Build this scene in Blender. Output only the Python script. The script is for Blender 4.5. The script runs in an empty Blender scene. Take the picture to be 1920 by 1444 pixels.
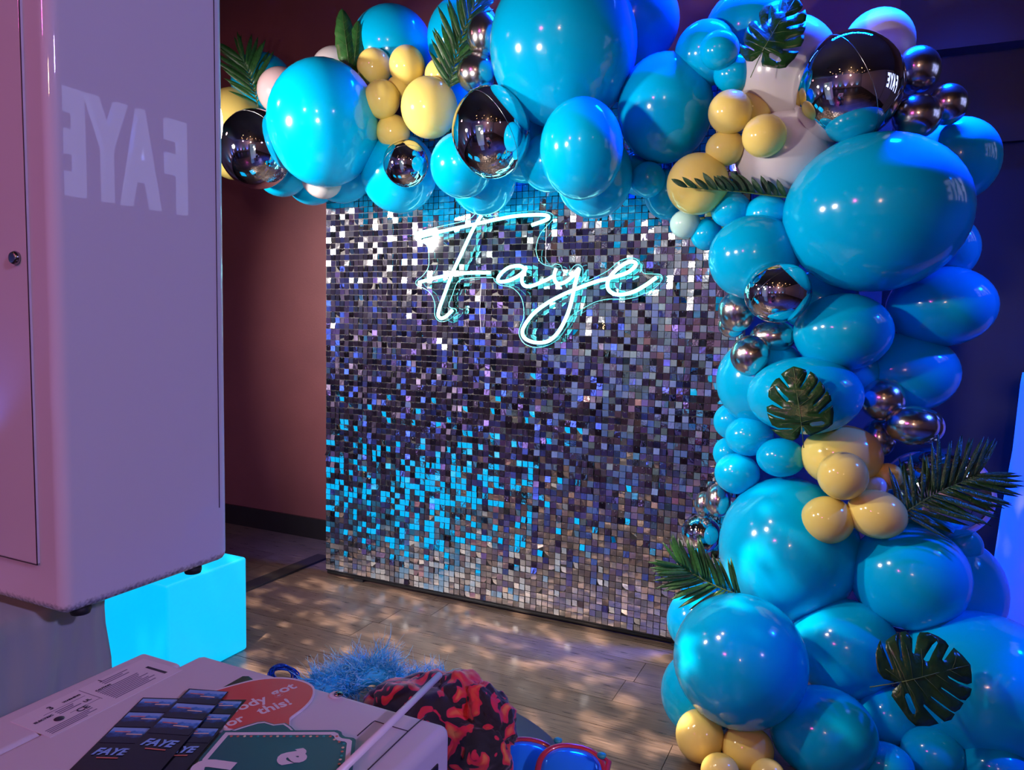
import bpy, bmesh, math, random
from mathutils import Vector, Matrix, geometry, noise as mnoise
random.seed(7)
S = bpy.context.scene
COL = S.collection
R = math.radians
# ------------------------------------------------------------------ camera
F, CX, CY, CH = 1400.0, 960.0, 722.0, 1.41
YAW, PITCH, ROLL = 25.3, 4.8, 1.25
CM = Matrix.Rotation(R(YAW), 3, 'Z') @ Matrix.Rotation(R(90-PITCH), 3, 'X') @ Matrix.Rotation(R(ROLL), 3, 'Z')
CP = Vector((0, 0, CH))
cd = bpy.data.cameras.new('camera'); cam = bpy.data.objects.new('camera', cd); COL.objects.link(cam)
cam.matrix_world = Matrix.Translation(CP) @ CM.to_4x4()
cd.sensor_width = 36; cd.lens = F/1920*36; cd.clip_start = .02
S.camera = cam
RIGHT, UP, BACK = CM.col[0].copy(), CM.col[1].copy(), CM.col[2].copy()
def ray(x, y): return CM @ Vector(((x-CX)/F, (CY-y)/F, -1))
def onY(x, y, Y): d = ray(x, y); return CP + d*(Y/d.y)
def onZ(x, y, z): d = ray(x, y); return CP + d*((z-CH)/d.z)
def onX(x, y, X): d = ray(x, y); return CP + d*(X/d.x)
def atD(x, y, D): return CP + ray(x, y)*D
# ------------------------------------------------------------------ world, view
w = bpy.data.worlds.new('world'); S.world = w; w.use_nodes = True
w.node_tree.nodes['Background'].inputs[0].default_value = (.05, .035, .07, 1)
w.node_tree.nodes['Background'].inputs[1].default_value = .4
S.view_settings.view_transform = 'Standard'; S.view_settings.look = 'None'
S.view_settings.exposure = 0.0; S.view_settings.gamma = 1.0; S.view_settings.use_curve_mapping = False
S.cycles.sample_clamp_indirect = 3.0
# ------------------------------------------------------------------ lights of the place, and added ones
def lamp(name, kind, loc, energy, color, target=None, size=.1, spot=None, blend=.5, sizey=None, spread=None):
    l = bpy.data.lights.new(name, kind); l.energy = energy; l.color = color
    if kind == 'AREA':
        l.size = size
        if sizey: l.shape = 'RECTANGLE'; l.size_y = sizey
        else: l.shape = 'DISK'
        if spread: l.spread = R(spread)
    else: l.shadow_soft_size = size
    if spot: l.spot_size = R(spot); l.spot_blend = blend
    o = bpy.data.objects.new(name, l); COL.objects.link(o); o.location = loc
    if target is not None:
        o.rotation_euler = (Vector(target)-Vector(loc)).to_track_quat('-Z', 'Y').to_euler()
    return o
PY = 3.19            # front plane of the shimmer panel
WY = 3.72            # back wall
BOOTH_LAMP = (-1.52, 1.27, 2.02)
lamp('booth_flash_light', 'AREA', BOOTH_LAMP, 22, (1, .86, .78), (-.75, 3.0, 1.5), .10)
lamp('stand_lamp_light', 'AREA', (-3.40, .95, 2.10), 46, (1, .87, .79), (-2.0, 3.2, 1.45), .26, spread=75)
lamp('blue_bar_light', 'AREA', (-.1, 3.28, 3.46), 190, (.0, .06, 1), (.1, 2.62, 0), .9, sizey=.06, spread=70)
lamp('blue_bar_light_left', 'AREA', (-1.3, 3.3, 3.46), 60, (.0, .06, 1), (-1.4, 2.62, 0), .6, sizey=.06, spread=70)
lamp('blue_wash_light', 'SPOT', (2.2, 3.1, 3.0), 480, (.0, .09, 1), (.35, 2.8, .5), .08, spot=48)
lamp('violet_wash_light', 'SPOT', (3.3, -.6, 3.2), 400, (.50, .37, 1), (-1.0, .65, 1.15), .12, spot=46)
lamp('magenta_wash_light', 'SPOT', (-2.2, -2.4, 3.0), 88, (1, .10, .60), (-1.5, .9, 1.2), .12, spot=70)
lamp('red_wash_light', 'SPOT', (-4.6, 1.5, 3.2), 19, (1, .25, .3), (-3.2, 3.7, 1.4), .1, spot=95)
lamp('room_wash_light', 'SPOT', (0, -1.2, 3.3), 150, (.62, .48, .8), (0, -4.8, 1.0), .12, spot=130)
for i_, (x_, y_, c_, e_) in enumerate(((-4.6, -4.5, (.10, .22, 1), 200), (-3.1, -4.5, (.55, .42, 1), 120), (-1.9, -4.5, (.05, .55, .8), 60), (-.4, -4.5, (.12, .2, 1), 200), (1.3, -4.5, (.9, .75, .8), 70), (2.8, -4.5, (.1, .5, .8), 60), (-5.75, -3.2, (.5, .38, 1), 130), (-5.75, -1.7, (.1, .25, 1), 200), (-5.75, -.4, (.85, .75, .85), 70), (-5.75, .8, (.08, .5, .75), 60))):
    lamp('added_uplight', 'SPOT', (x_, y_, .12), e_*2, c_, (x_-(.22 if x_ < -5.5 else 0), y_-(.26 if x_ > -5.5 else 0), 2.0), .05, spot=70, blend=.8)  # added unseen uplights, pooling light on the walls for the sequins to mirror
lamp('warm_room_light', 'POINT', (.6, -3.4, 3.0), 80, (1, .55, .32), None, .12)
# ------------------------------------------------------------------ materials
MATS = {}
def mat(name, color=(.8, .8, .8), rough=.5, metal=0., spec=.5, coat=0., coat_r=.05, emit=None, es=0., alpha=1., sheen=0., trans=0., ior=None, sss=0.):
    if name in MATS: return MATS[name]
    m = bpy.data.materials.new(name); m.use_nodes = True; MATS[name] = m
    b = m.node_tree.nodes['Principled BSDF']
    b.inputs['Base Color'].default_value = (*color, 1); b.inputs['Roughness'].default_value = rough
    b.inputs['Metallic'].default_value = metal; b.inputs['Specular IOR Level'].default_value = spec
    b.inputs['Coat Weight'].default_value = coat; b.inputs['Coat Roughness'].default_value = coat_r
    if emit: b.inputs['Emission Color'].default_value = (*emit, 1); b.inputs['Emission Strength'].default_value = es
    b.inputs['Alpha'].default_value = alpha; b.inputs['Sheen Weight'].default_value = sheen
    b.inputs['Transmission Weight'].default_value = trans
    if ior: b.inputs['IOR'].default_value = ior
    return m
def bsdf(m): return m.node_tree.nodes['Principled BSDF']
def N(m, t): return m.node_tree.nodes.new(t)
def L(m, a, b): m.node_tree.links.new(a, b)
def noise_color(m, c1, c2, scale=5, detail=4, vec='Object', stretch=(1, 1, 1), rough=None):
    tc = N(m, 'ShaderNodeTexCoord'); mp = N(m, 'ShaderNodeMapping'); mp.inputs['Scale'].default_value = stretch
    L(m, tc.outputs[vec], mp.inputs[0]); n = N(m, 'ShaderNodeTexNoise'); n.inputs['Scale'].default_value = scale; n.inputs['Detail'].default_value = detail
    L(m, mp.outputs[0], n.inputs['Vector']); r = N(m, 'ShaderNodeValToRGB')
    r.color_ramp.elements[0].color = (*c1, 1); r.color_ramp.elements[1].color = (*c2, 1)
    r.color_ramp.elements[0].position = .3; r.color_ramp.elements[1].position = .7
    L(m, n.outputs['Fac'], r.inputs[0]); L(m, r.outputs[0], bsdf(m).inputs['Base Color'])
    if rough:
        mr = N(m, 'ShaderNodeMapRange'); mr.inputs['To Min'].default_value = rough[0]; mr.inputs['To Max'].default_value = rough[1]
        L(m, n.outputs['Fac'], mr.inputs['Value']); L(m, mr.outputs[0], bsdf(m).inputs['Roughness'])
    return n
def bump(m, scale, strength, dist=.01):
    n = N(m, 'ShaderNodeTexNoise'); n.inputs['Scale'].default_value = scale; tc = N(m, 'ShaderNodeTexCoord'); L(m, tc.outputs['Object'], n.inputs['Vector'])
    b = N(m, 'ShaderNodeBump'); b.inputs['Strength'].default_value = strength; b.inputs['Distance'].default_value = dist
    L(m, n.outputs['Fac'], b.inputs['Height']); L(m, b.outputs[0], bsdf(m).inputs['Normal'])
def latex(name, color, rough):
    m = mat(name, color, rough, spec=.35, coat=.12, coat_r=.04)
    oi = N(m, 'ShaderNodeObjectInfo'); h = N(m, 'ShaderNodeHueSaturation'); h.inputs['Color'].default_value = (*color, 1)
    mr = N(m, 'ShaderNodeMapRange'); mr.inputs['To Min'].default_value = .88; mr.inputs['To Max'].default_value = 1.1
    L(m, oi.outputs['Random'], mr.inputs['Value']); L(m, mr.outputs[0], h.inputs['Value']); L(m, h.outputs[0], bsdf(m).inputs['Base Color'])
    return m
latex('latex_blue', (.0, .45, .80), .13); latex('latex_yellow', (.84, .68, .18), .13)
latex('latex_white', (.60, .57, .58), .2); latex('latex_pale', (.42, .66, .62), .2)
latex('latex_pink', (.66, .48, .50), .2)
m = mat('chrome_latex', (.62, .60, .60), .2, 1.0)
m = mat('mirror_foil', (.80, .80, .82), .025, 1.0)
mat('foil_seam', (.5, .5, .52), .2, 1.0)
m = mat('sequin', (.84, .87, .92), .045, 1.0); bump(m, 60, .06, .004)
mat('stud', (.9, .9, .92), .2, .9)
mat('panel_black', (.012, .012, .014), .5)
m = mat('wall_maroon', (.15, .05, .055), .55); noise_color(m, (.12, .034, .042), (.145, .042, .05), 3); bump(m, 90, .15, .003)
m = mat('wall_dark', (.02, .015, .02), .6); noise_color(m, (.014, .011, .018), (.022, .018, .028), 2)
m = mat('wall_plum', (.26, .20, .27), .6); bump(m, 90, .15, .003)
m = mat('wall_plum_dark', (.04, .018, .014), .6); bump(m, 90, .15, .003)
mat('ceiling_black', (.07, .055, .055), .7)
mat('skirting', (.012, .009, .010), .35)
mat('door_navy', (.007, .006, .010), .6); mat('door_black', (.003, .003, .004), .5)
m = mat('wood', (.12, .085, .06), .3, coat=.3, coat_r=.16)
nz = noise_color(m, (.045, .033, .027), (.15, .11, .085), 9, 8, 'Object', (1, 14, 1), (.2, .42))
oi = N(m, 'ShaderNodeObjectInfo'); hs = N(m, 'ShaderNodeHueSaturation'); mr = N(m, 'ShaderNodeMapRange'); mr.inputs['To Min'].default_value = .75; mr.inputs['To Max'].default_value = 1.2
L(m, oi.outputs['Random'], mr.inputs['Value']); L(m, mr.outputs[0], hs.inputs['Value'])
ramp = [n for n in m.node_tree.nodes if n.type == 'VALTORGB'][0]
L(m, ramp.outputs[0], hs.inputs['Color']); L(m, hs.outputs[0], bsdf(m).inputs['Base Color'])
bm_ = N(m, 'ShaderNodeBump'); bm_.inputs['Strength'].default_value = .12; bm_.inputs['Distance'].default_value = .004
L(m, nz.outputs['Fac'], bm_.inputs['Height']); L(m, bm_.outputs[0], bsdf(m).inputs['Normal'])
# booth paint: white gloss with grime along the lower edge and scuffs
m = mat('booth_white', (.66, .62, .66), .4, spec=.1, coat=1.0, coat_r=.015)
tc = N(m, 'ShaderNodeTexCoord'); sp = N(m, 'ShaderNodeSeparateXYZ'); L(m, tc.outputs['Object'], sp.inputs[0])
mr = N(m, 'ShaderNodeMapRange'); mr.inputs['From Min'].default_value = .035; mr.inputs['From Max'].default_value = .0; L(m, sp.outputs['Z'], mr.inputs['Value'])
nn = N(m, 'ShaderNodeTexNoise'); nn.inputs['Scale'].default_value = 150; nn.inputs['Detail'].default_value = 8; L(m, tc.outputs['Object'], nn.inputs['Vector'])
mu = N(m, 'ShaderNodeMath'); mu.operation = 'MULTIPLY'; L(m, mr.outputs[0], mu.inputs[0]); L(m, nn.outputs['Fac'], mu.inputs[1])
rr = N(m, 'ShaderNodeValToRGB'); rr.color_ramp.elements[0].color = (.66, .62, .66, 1); rr.color_ramp.elements[1].color = (.10, .09, .10, 1)
rr.color_ramp.elements[0].position = .22; rr.color_ramp.elements[1].position = .5
L(m, mu.outputs[0], rr.inputs[0]); L(m, rr.outputs[0], bsdf(m).inputs['Base Color'])
mat('seam_dark', (.05, .02, .03), .6)
mat('lock_metal', (.35, .35, .38), .15, 1.0); mat('rubber', (.01, .01, .01), .6)
mat('ring_emit', (1, 1, 1), .5, emit=(1, .9, .85), es=9)
mat('cube_emit', (.0, .10, .2), .35, emit=(.0, .53, 1.0), es=1.02)
m = mat('satin', (.34, .38, .36), .3, spec=.7, sheen=.3); bump(m, 3, .4, .05)
mat('neon', (1, 1, 1), .3, emit=(.12, 1, .97), es=7.0); mat('neon_back', (.3, .8, .8), .4, emit=(.0, .75, .78), es=.55)
mat('acrylic_edge_glow', (.2, .9, .9), .2, emit=(0, .75, .8), es=.22)  # emission painted in for neon light caught by the acrylic edge
m = bpy.data.materials.new('acrylic'); m.use_nodes = True; MATS['acrylic'] = m
nt = m.node_tree; nt.nodes.remove(nt.nodes['Principled BSDF'])
tr = N(m, 'ShaderNodeBsdfTransparent'); tr.inputs[0].default_value = (.93, .99, .99, 1); gl = N(m, 'ShaderNodeBsdfGlossy'); gl.inputs['Roughness'].default_value = .03
fr = N(m, 'ShaderNodeFresnel'); fr.inputs[0].default_value = 1.35; mx = N(m, 'ShaderNodeMixShader')
L(m, fr.outputs[0], mx.inputs[0]); L(m, tr.outputs[0], mx.inputs[1]); L(m, gl.outputs[0], mx.inputs[2]); L(m, mx.outputs[0], nt.nodes['Material Output'].inputs[0])
m = mat('leaf_green', (.015, .09, .02), .3, spec=.55); noise_color(m, (.010, .06, .014), (.03, .13, .03), 20); bump(m, 60, .25, .004)
m = mat('leaf_dark', (.008, .055, .014), .28, spec=.6); noise_color(m, (.005, .035, .010), (.02, .085, .022), 18); bump(m, 40, .5, .006)
mat('leaf_vein', (.10, .17, .05), .4)
m = mat('printer_white', (.62, .60, .64), .42); mat('printer_label', (.70, .68, .72), .45); mat('ink', (.03, .025, .05), .6); mat('ink_grey', (.18, .15, .24), .6)
mat('smoke_window', (.02, .015, .025), .15)
mat('card_black', (.008, .007, .012), .22, spec=.4); mat('paper_white', (.72, .70, .74), .5)
mat('print_blue', (.22, .45, .85), .5); mat('sign_red', (.62, .05, .045), .35); mat('sign_teal', (.01, .11, .115), .35)
mat('bulb_red', (.6, .18, .12), .4); mat('bulb_cream', (.75, .6, .4), .4)
mat('stick_white', (.78, .76, .80), .35); mat('table_black', (.006, .008, .01), .35)
mat('goggle_red', (.50, .03, .04), .3, coat=.5); mat('goggle_lens', (.03, .36, .85), .08, .35); mat('goggle_teal', (.02, .35, .33), .3)
mat('boa_blue', (.03, .56, .80), .6); mat('boa_light', (.35, .9, .92), .6); mat('tinsel_blue', (.01, .09, .5), .2, .6)
mat('drape_white', (.55, .52, .60), .8, sheen=.3)
mat('fixture_black', (.015, .015, .018), .45); mat('downlight_emit', (1, 1, 1), .5, emit=(1, .45, .16), es=60)
mat('blue_led', (1, 1, 1), .5, emit=(.05, .2, 1), es=40); mat('letter_emit', (1, 1, 1), .5, emit=(.42, .5, 1), es=2.4)
# photo print: blue sky over a dark crowd
m = mat('photo_print', (.1, .2, .5), .25)
tc = N(m, 'ShaderNodeTexCoord'); sp = N(m, 'ShaderNodeSeparateXYZ'); L(m, tc.outputs['Generated'], sp.inputs[0])
nn = N(m, 'ShaderNodeTexNoise'); nn.inputs['Scale'].default_value = 5; nn.inputs['Detail'].default_value = 6; L(m, tc.outputs['Generated'], nn.inputs['Vector'])
ad = N(m, 'ShaderNodeMath'); ad.operation = 'MULTIPLY_ADD'; L(m, nn.outputs['Fac'], ad.inputs[0]); ad.inputs[1].default_value = .7; L(m, sp.outputs['Y'], ad.inputs[2])
rr = N(m, 'ShaderNodeValToRGB'); e = rr.color_ramp.elements; e[0].position = .55; e[0].color = (.006, .006, .02, 1); e[1].position = 1.25; e[1].color = (.2, .42, .8, 1)
x = e.new(.75); x.color = (.01, .05, .2, 1); x = e.new(.93); x.color = (.05, .26, .72, 1)
sc_ = N(m, 'ShaderNodeMath'); sc_.operation = 'MULTIPLY'; sc_.inputs[1].default_value = .86; L(m, ad.outputs[0], sc_.inputs[0])
L(m, sc_.outputs[0], rr.inputs[0]); L(m, rr.outputs[0], bsdf(m).inputs['Base Color'])
# flame cloth: black blobs between red tongues with orange cores
m = mat('flame_cloth', (.3, .02, .02), .75, sheen=.4)
tc = N(m, 'ShaderNodeTexCoord'); nn = N(m, 'ShaderNodeTexNoise'); nn.inputs['Scale'].default_value = 30; nn.inputs['Detail'].default_value = .6; nn.inputs['Distortion'].default_value = 1.8
L(m, tc.outputs['Object'], nn.inputs['Vector']); rr = N(m, 'ShaderNodeValToRGB'); e = rr.color_ramp.elements
e[0].position = .505; e[0].color = (.006, .006, .009, 1); e[1].position = .76; e[1].color = (.75, .26, .06, 1)
x = e.new(.517); x.color = (.60, .008, .06, 1); x = e.new(.60); x.color = (.66, .03, .03, 1)
L(m, nn.outputs['Fac'], rr.inputs[0]); L(m, rr.outputs[0], bsdf(m).inputs['Base Color'])
# ------------------------------------------------------------------ helpers
def mesh(name, v, f, m, parent=None, smooth=False, mats=None):
    me = bpy.data.meshes.new(name); me.from_pydata([tuple(p) for p in v], [], f); me.update()
    if mats: [me.materials.append(MATS[q]) for q in mats]
    elif m: me.materials.append(MATS[m])
    if smooth: me.polygons.foreach_set('use_smooth', [True]*len(me.polygons))
    return link(name, me, parent)
def link(name, me, parent=None):
    o = bpy.data.objects.new(name, me); COL.objects.link(o)
    if parent is not None: o.parent = parent
    return o
def bmobj(name, bm, m, parent=None, smooth=False):
    me = bpy.data.meshes.new(name); bm.to_mesh(me); bm.free(); me.materials.append(MATS[m])
    if smooth: me.polygons.foreach_set('use_smooth', [True]*len(me.polygons))
    return link(name, me, parent)
def tag(o, label, cat, group=None, kind=None):
    o['label'] = label; o['category'] = cat
    if group: o['group'] = group
    if kind: o['kind'] = kind
    return o
def thing(name, label, cat, loc=(0, 0, 0), group=None, rotz=0):
    o = bpy.data.objects.new(name, None); COL.objects.link(o); o.location = loc; o.rotation_euler = (0, 0, rotz); o.empty_display_size = .05
    return tag(o, label, cat, group)
def struct(o, label=None):
    o['kind'] = 'structure'
    if label: o['label'] = label
    return o
def boxv(a, b):
    x0, y0, z0 = a; x1, y1, z1 = b
    v = [(x0,y0,z0),(x1,y0,z0),(x1,y1,z0),(x0,y1,z0),(x0,y0,z1),(x1,y0,z1),(x1,y1,z1),(x0,y1,z1)]
    f = [(0,3,2,1),(4,5,6,7),(0,1,5,4),(1,2,6,5),(2,3,7,6),(3,0,4,7)]
    return v, f
def box(name, a, b, m, parent=None, bev=0, seg=2):
    v, f = boxv(a, b)
    if not bev: return mesh(name, v, f, m, parent)
    bm = bmesh.new(); vs = [bm.verts.new(p) for p in v]; [bm.faces.new([vs[i] for i in q]) for q in f]
    bmesh.ops.bevel(bm, geom=bm.edges[:], offset=bev, segments=seg, affect='EDGES', profile=.5)
    o = bmobj(name, bm, m, parent, True); wn(o); return o
def wn(o):
    md = o.modifiers.new('wn', 'WEIGHTED_NORMAL'); md.keep_sharp = True
def lathe(name, prof, m, parent=None, seg=32, loc=None, smooth=True):
    v, f = [], []
    for r_, z in prof:
        for k in range(seg): a = 2*math.pi*k/seg; v.append((r_*math.cos(a), r_*math.sin(a), z))
    for i in range(len(prof)-1):
        for k in range(seg):
            k2 = (k+1) % seg; f.append((i*seg+k, i*seg+k2, (i+1)*seg+k2, (i+1)*seg+k))
    f.append(tuple(range(seg-1, -1, -1))); n = (len(prof)-1)*seg; f.append(tuple(range(n, n+seg)))
    o = mesh(name, v, f, m, parent, smooth)
    if loc: o.location = loc
    return o
def tube_geo(pts, rad, seg=8, closed=False):
    v, f = [], []; n = len(pts); pts = [Vector(p) for p in pts]; up = None
    for i, p in enumerate(pts):
        a = pts[(i-1) % n] if (closed or i > 0) else p; b = pts[(i+1) % n] if (closed or i < n-1) else p
        t = (b-a).normalized()
        if up is None: up = t.orthogonal().normalized()
        up = (up - t*up.dot(t)).normalized(); s = t.cross(up)
        r_ = rad(i/(n-1)) if callable(rad) else rad
        for k in range(seg): q = 2*math.pi*k/seg; v.append(p + (up*math.cos(q)+s*math.sin(q))*r_)
    m_ = n if closed else n-1
    for i in range(m_):
        j = (i+1) % n
        for k in range(seg): k2 = (k+1) % seg; f.append((i*seg+k, i*seg+k2, j*seg+k2, j*seg+k))
    if not closed: f.append(tuple(range(seg-1, -1, -1))); f.append(tuple(range((n-1)*seg, n*seg)))
    return v, f
def tube(name, pts, rad, m, parent=None, seg=8, closed=False):
    v, f = tube_geo(pts, rad, seg, closed); return mesh(name, v, f, m, parent, True)
def catmull(pts, n=8):
    out = []; P = [pts[0]]+list(pts)+[pts[-1]]; P = [Vector(p) for p in P]
    for i in range(1, len(P)-2):
        for k in range(n):
            t = k/n; a, b, c, d = P[i-1], P[i], P[i+1], P[i+2]
            out.append(.5*((2*b)+(-a+c)*t+(2*a-5*b+4*c-d)*t*t+(-a+3*b-3*c+d)*t**3))
    out.append(P[-2]); return out
def plate(name, outline, thick, m, parent=None, normal=Vector((0, 0, 1)), holes=()):
    """flat polygon (3-D points in one plane) extruded by thick along -normal, with holes"""
    loops = [list(outline)]+[list(h) for h in holes]
    tri = geometry.tessellate_polygon(loops); allp = [p for l in loops for p in l]; n = len(allp)
    v = [Vector(p) for p in allp]+[Vector(p)-normal*thick for p in allp]
    f = []
    for a, b, c in tri:
        nn_ = (v[b]-v[a]).cross(v[c]-v[a])
        if nn_.dot(normal) < 0: a, c = c, a
        f.append((a, b, c)); f.append((n+c, n+b, n+a))
    s = 0
    for l in loops:
        k = len(l)
        for i in range(k): j = (i+1) % k; f.append((s+i, s+j, n+s+j, n+s+i))
        s += k
    return mesh(name, v, f, m, parent)
def text_obj(name, txt, m, org, du, size, parent=None, nrm=Vector((0, 0, 1)), thick=.0004, shear=0., bold=0., align='LEFT', xs=1.):
    cu = bpy.data.curves.new('tmp', 'FONT'); cu.body = txt; cu.size = size; cu.extrude = thick; cu.shear = shear; cu.offset = bold; cu.align_x = align; cu.resolution_u = 3
    to = bpy.data.objects.new('tmp', cu); me = bpy.data.meshes.new_from_object(to); bpy.data.objects.remove(to); bpy.data.curves.remove(cu)
    me.materials.clear(); me.materials.append(MATS[m]); me.name = name
    du = Vector(du).normalized(); dv = nrm.cross(du).normalized()
    M = Matrix((du*xs, dv, nrm)).transposed().to_4x4(); M.translation = Vector(org)
    me.transform(M); return link(name, me, parent)
# ------------------------------------------------------------------ room
RX0, RX1, RY0, RH = -6.0, 4.2, -4.8, 3.62
fl = struct(box('floor', (RX0, RY0, -.06), (RX1, WY, -.006), 'skirting'), 'dark glossy wooden plank floor')
pw, pl = .185, 1.22
v, f = boxv((.0012, .0012, -.006), (pl-.0012, pw-.0012, 0)); base_pl = None
row = 0; y = WY-pw
while y > -.9:
    x = -4.2 - random.random()*pl
    while x < 2.2:
        if base_pl is None: o = mesh('plank', v, f, 'wood', fl); base_pl = o.data
        else: o = link('plank', base_pl, fl)
        o.location = (x, y, random.uniform(-.0004, .0004)); x += pl
    y -= pw; row += 1
struct(box('ceiling', (RX0, RY0, RH), (RX1, WY+.1, RH+.1), 'ceiling_black'))
struct(box('wall_back', (RX0, WY, 0), (.05, WY+.12, RH), 'wall_maroon'), 'maroon painted back wall')
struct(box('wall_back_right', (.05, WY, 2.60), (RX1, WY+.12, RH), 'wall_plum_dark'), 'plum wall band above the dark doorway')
struct(box('wall_left', (RX0-.1, RY0, 0), (RX0, WY, RH), 'wall_plum'))
struct(box('wall_right', (RX1, RY0, 0), (RX1+.1, WY, RH), 'wall_plum'))
struct(box('wall_front', (RX0, RY0-.1, 0), (RX1, RY0, RH), 'wall_plum'))
struct(box('baseboard_back', (RX0, WY-.018, 0), (-.02, WY, .13), 'skirting'), 'black skirting board along the maroon wall')
# dark doorway right of the balloon arch
d1 = struct(box('door_1', (.05, WY+.14, 0), (.66, WY+.18, 2.60), 'door_navy'), 'dark navy door leaf behind the balloons')
box('lintel_panel', (.05, WY+.10, 2.22), (1.6, WY+.139, 2.60), 'door_black', d1)
box('side_panel', (.66, WY+.16, 0), (1.6, WY+.2, 2.22), 'door_black', d1)
box('push_bar', (.70, WY+.10, .98), (1.2, WY+.13, 1.02), 'lock_metal', d1)
# ------------------------------------------------------------------ shimmer panel
PX0, PCOLS, PROWS, PP, PZ0 = -2.62, 72, 79, .030, .035
panel = thing('shimmer_panel', 'tall backdrop panel covered in square silver mirror sequins', 'backdrop', (PX0+PCOLS*PP/2, PY+.03, 0))
o = box('backing_board', (-PCOLS*PP/2-.004, -.018, PZ0-.006), (PCOLS*PP/2+.004, .012, PZ0+PROWS*PP+.006), 'panel_black', panel)
for sx in (-1, 1):
    xx = sx*PCOLS*PP/2*.8
    tube('stand_pole', [(xx, .03, 0), (xx, .03, PZ0+PROWS*PP)], .014, 'panel_black', panel)
    box('stand_foot', (xx-.03, -.02, 0), (xx+.03, .38, .012), 'panel_black', panel)
tube('bottom_rail', [(-PCOLS*PP/2, 0, .018), (PCOLS*PP/2, 0, .018)], .014, 'panel_black', panel)
q = .0138
def seq_geo():
    v, f = boxv((-q, -.0006, -2*q+.003), (q, .0006, .003))
    n = len(v); k = 5
    for i in range(k): a = 2*math.pi*i/k; v.append((.0016*math.cos(a), -.0008, .0016*math.sin(a)-.0005))
    v.append((0, -.0026, -.0005)); [f.append((n+(i+1) % k, n+i, n+k)) for i in range(k)]
    return v, f
sv, sf = seq_geo()
rng = random.Random(3)
jcol = [(rng.gauss(0, 2.2), rng.gauss(0, 2.8)) for _ in range(PCOLS)]
cells = []
for c in range(PCOLS):
    for r_ in range(PROWS):
        x = -PCOLS*PP/2+(c+.5)*PP; z = PZ0+(r_+1)*PP-.004
        ax, az = rng.gauss(.8, 4.2)+jcol[c][0]*.7, rng.gauss(0, 6.6)+jcol[c][1]
        if rng.random() < .03: ax += rng.gauss(0, 14); az += rng.gauss(0, 14)
        cells.append((x, z, R(ax), R(az), rng.gauss(0, R(1.2))))
def cellM(c): return Matrix.Translation((c[0], -.0215, c[1])) @ Matrix.Rotation(c[3], 4, 'Z') @ Matrix.Rotation(c[2], 4, 'X') @ Matrix.Rotation(c[4], 4, 'Y')
# the nearest free cells (right, lower half) are single parts, the rest one field
def near(i):
    c, r_ = divmod(i, PROWS); return (36 <= c < 60 and 4 <= r_ < 16.5)
one = [i for i in range(len(cells)) if near(i)][:300]; ones = set(one)
smesh = None
for i in one:
    if smesh is None:
        o = mesh('sequin', sv, sf, None, panel, mats=['sequin', 'stud']); smesh = o.data
        smesh.polygons.foreach_set('material_index', [0]*6+[1]*5)
    else: o = link('sequin', smesh, panel)
    o.matrix_local = cellM(cells[i])
V, FF, MI = [], [], []
for i, c in enumerate(cells):
    if i in ones: continue
    M = cellM(c); n = len(V); V += [M @ Vector(p) for p in sv]; FF += [tuple(n+k for k in p) for p in sf]; MI += [0]*6+[1]*5
o = mesh('sequin_field', V, FF, None, panel, mats=['sequin', 'stud']); o.data.polygons.foreach_set('material_index', MI); o['kind'] = 'stuff'
# ------------------------------------------------------------------ neon sign
NY = PY-.046
def nz5(x, z, Y=NY): return onY(740+x/3.692, 380+z/3.692, Y)
neon = thing('neon_sign', 'glowing cyan neon script sign reading Faye', 'neon sign', tuple(onY(1000, 520, NY)))
nO = neon.location.copy()
strokes = {'letter_f_bar': [(155,243),(300,205),(560,148),(800,98),(950,85),(1040,86),(1066,102),(1040,124),(950,155)],
 'letter_f_stem': [(600,88),(540,190),(470,340),(400,490),(340,650),(308,740),(303,785),(325,801),(360,785),(400,745)],
 'letter_f_crossbar': [(168,552),(300,518),(420,494),(540,486),(660,486)],
 'letter_a': [(905,462),(880,443),(850,438),(790,450),(740,488),(714,530),(730,548),(790,540),(850,512),(893,478),(912,450),(900,465),(882,520),(886,560),(912,579),(960,573),(1040,540),(1095,512)],
 'letters_y_e': [(1118,455),(1105,500),(1112,545),(1140,561),(1190,545),(1240,500),(1276,460),(1250,560),(1225,680),(1190,790),(1130,900),(1060,960),(980,969),(910,946),(884,903),(900,850),(960,770),(1050,700),(1160,640),(1290,585),(1400,545),(1500,520),(1600,490),(1652,455),(1670,425),(1650,409),(1610,415),(1560,445),(1510,490),(1475,550),(1480,600),(1520,632),(1580,636),(1660,615),(1740,570),(1812,518)]}
for nm, pts in strokes.items():
    p3 = catmull([nz5(*p)-nO for p in pts], 7); o = tube(nm, p3, .0082, 'neon', neon, 10); o.data.materials.append(MATS['neon_back'])
    o.data.polygons.foreach_set('material_index', [1 if p.normal.y > .15 else 0 for p in o.data.polygons])
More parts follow.
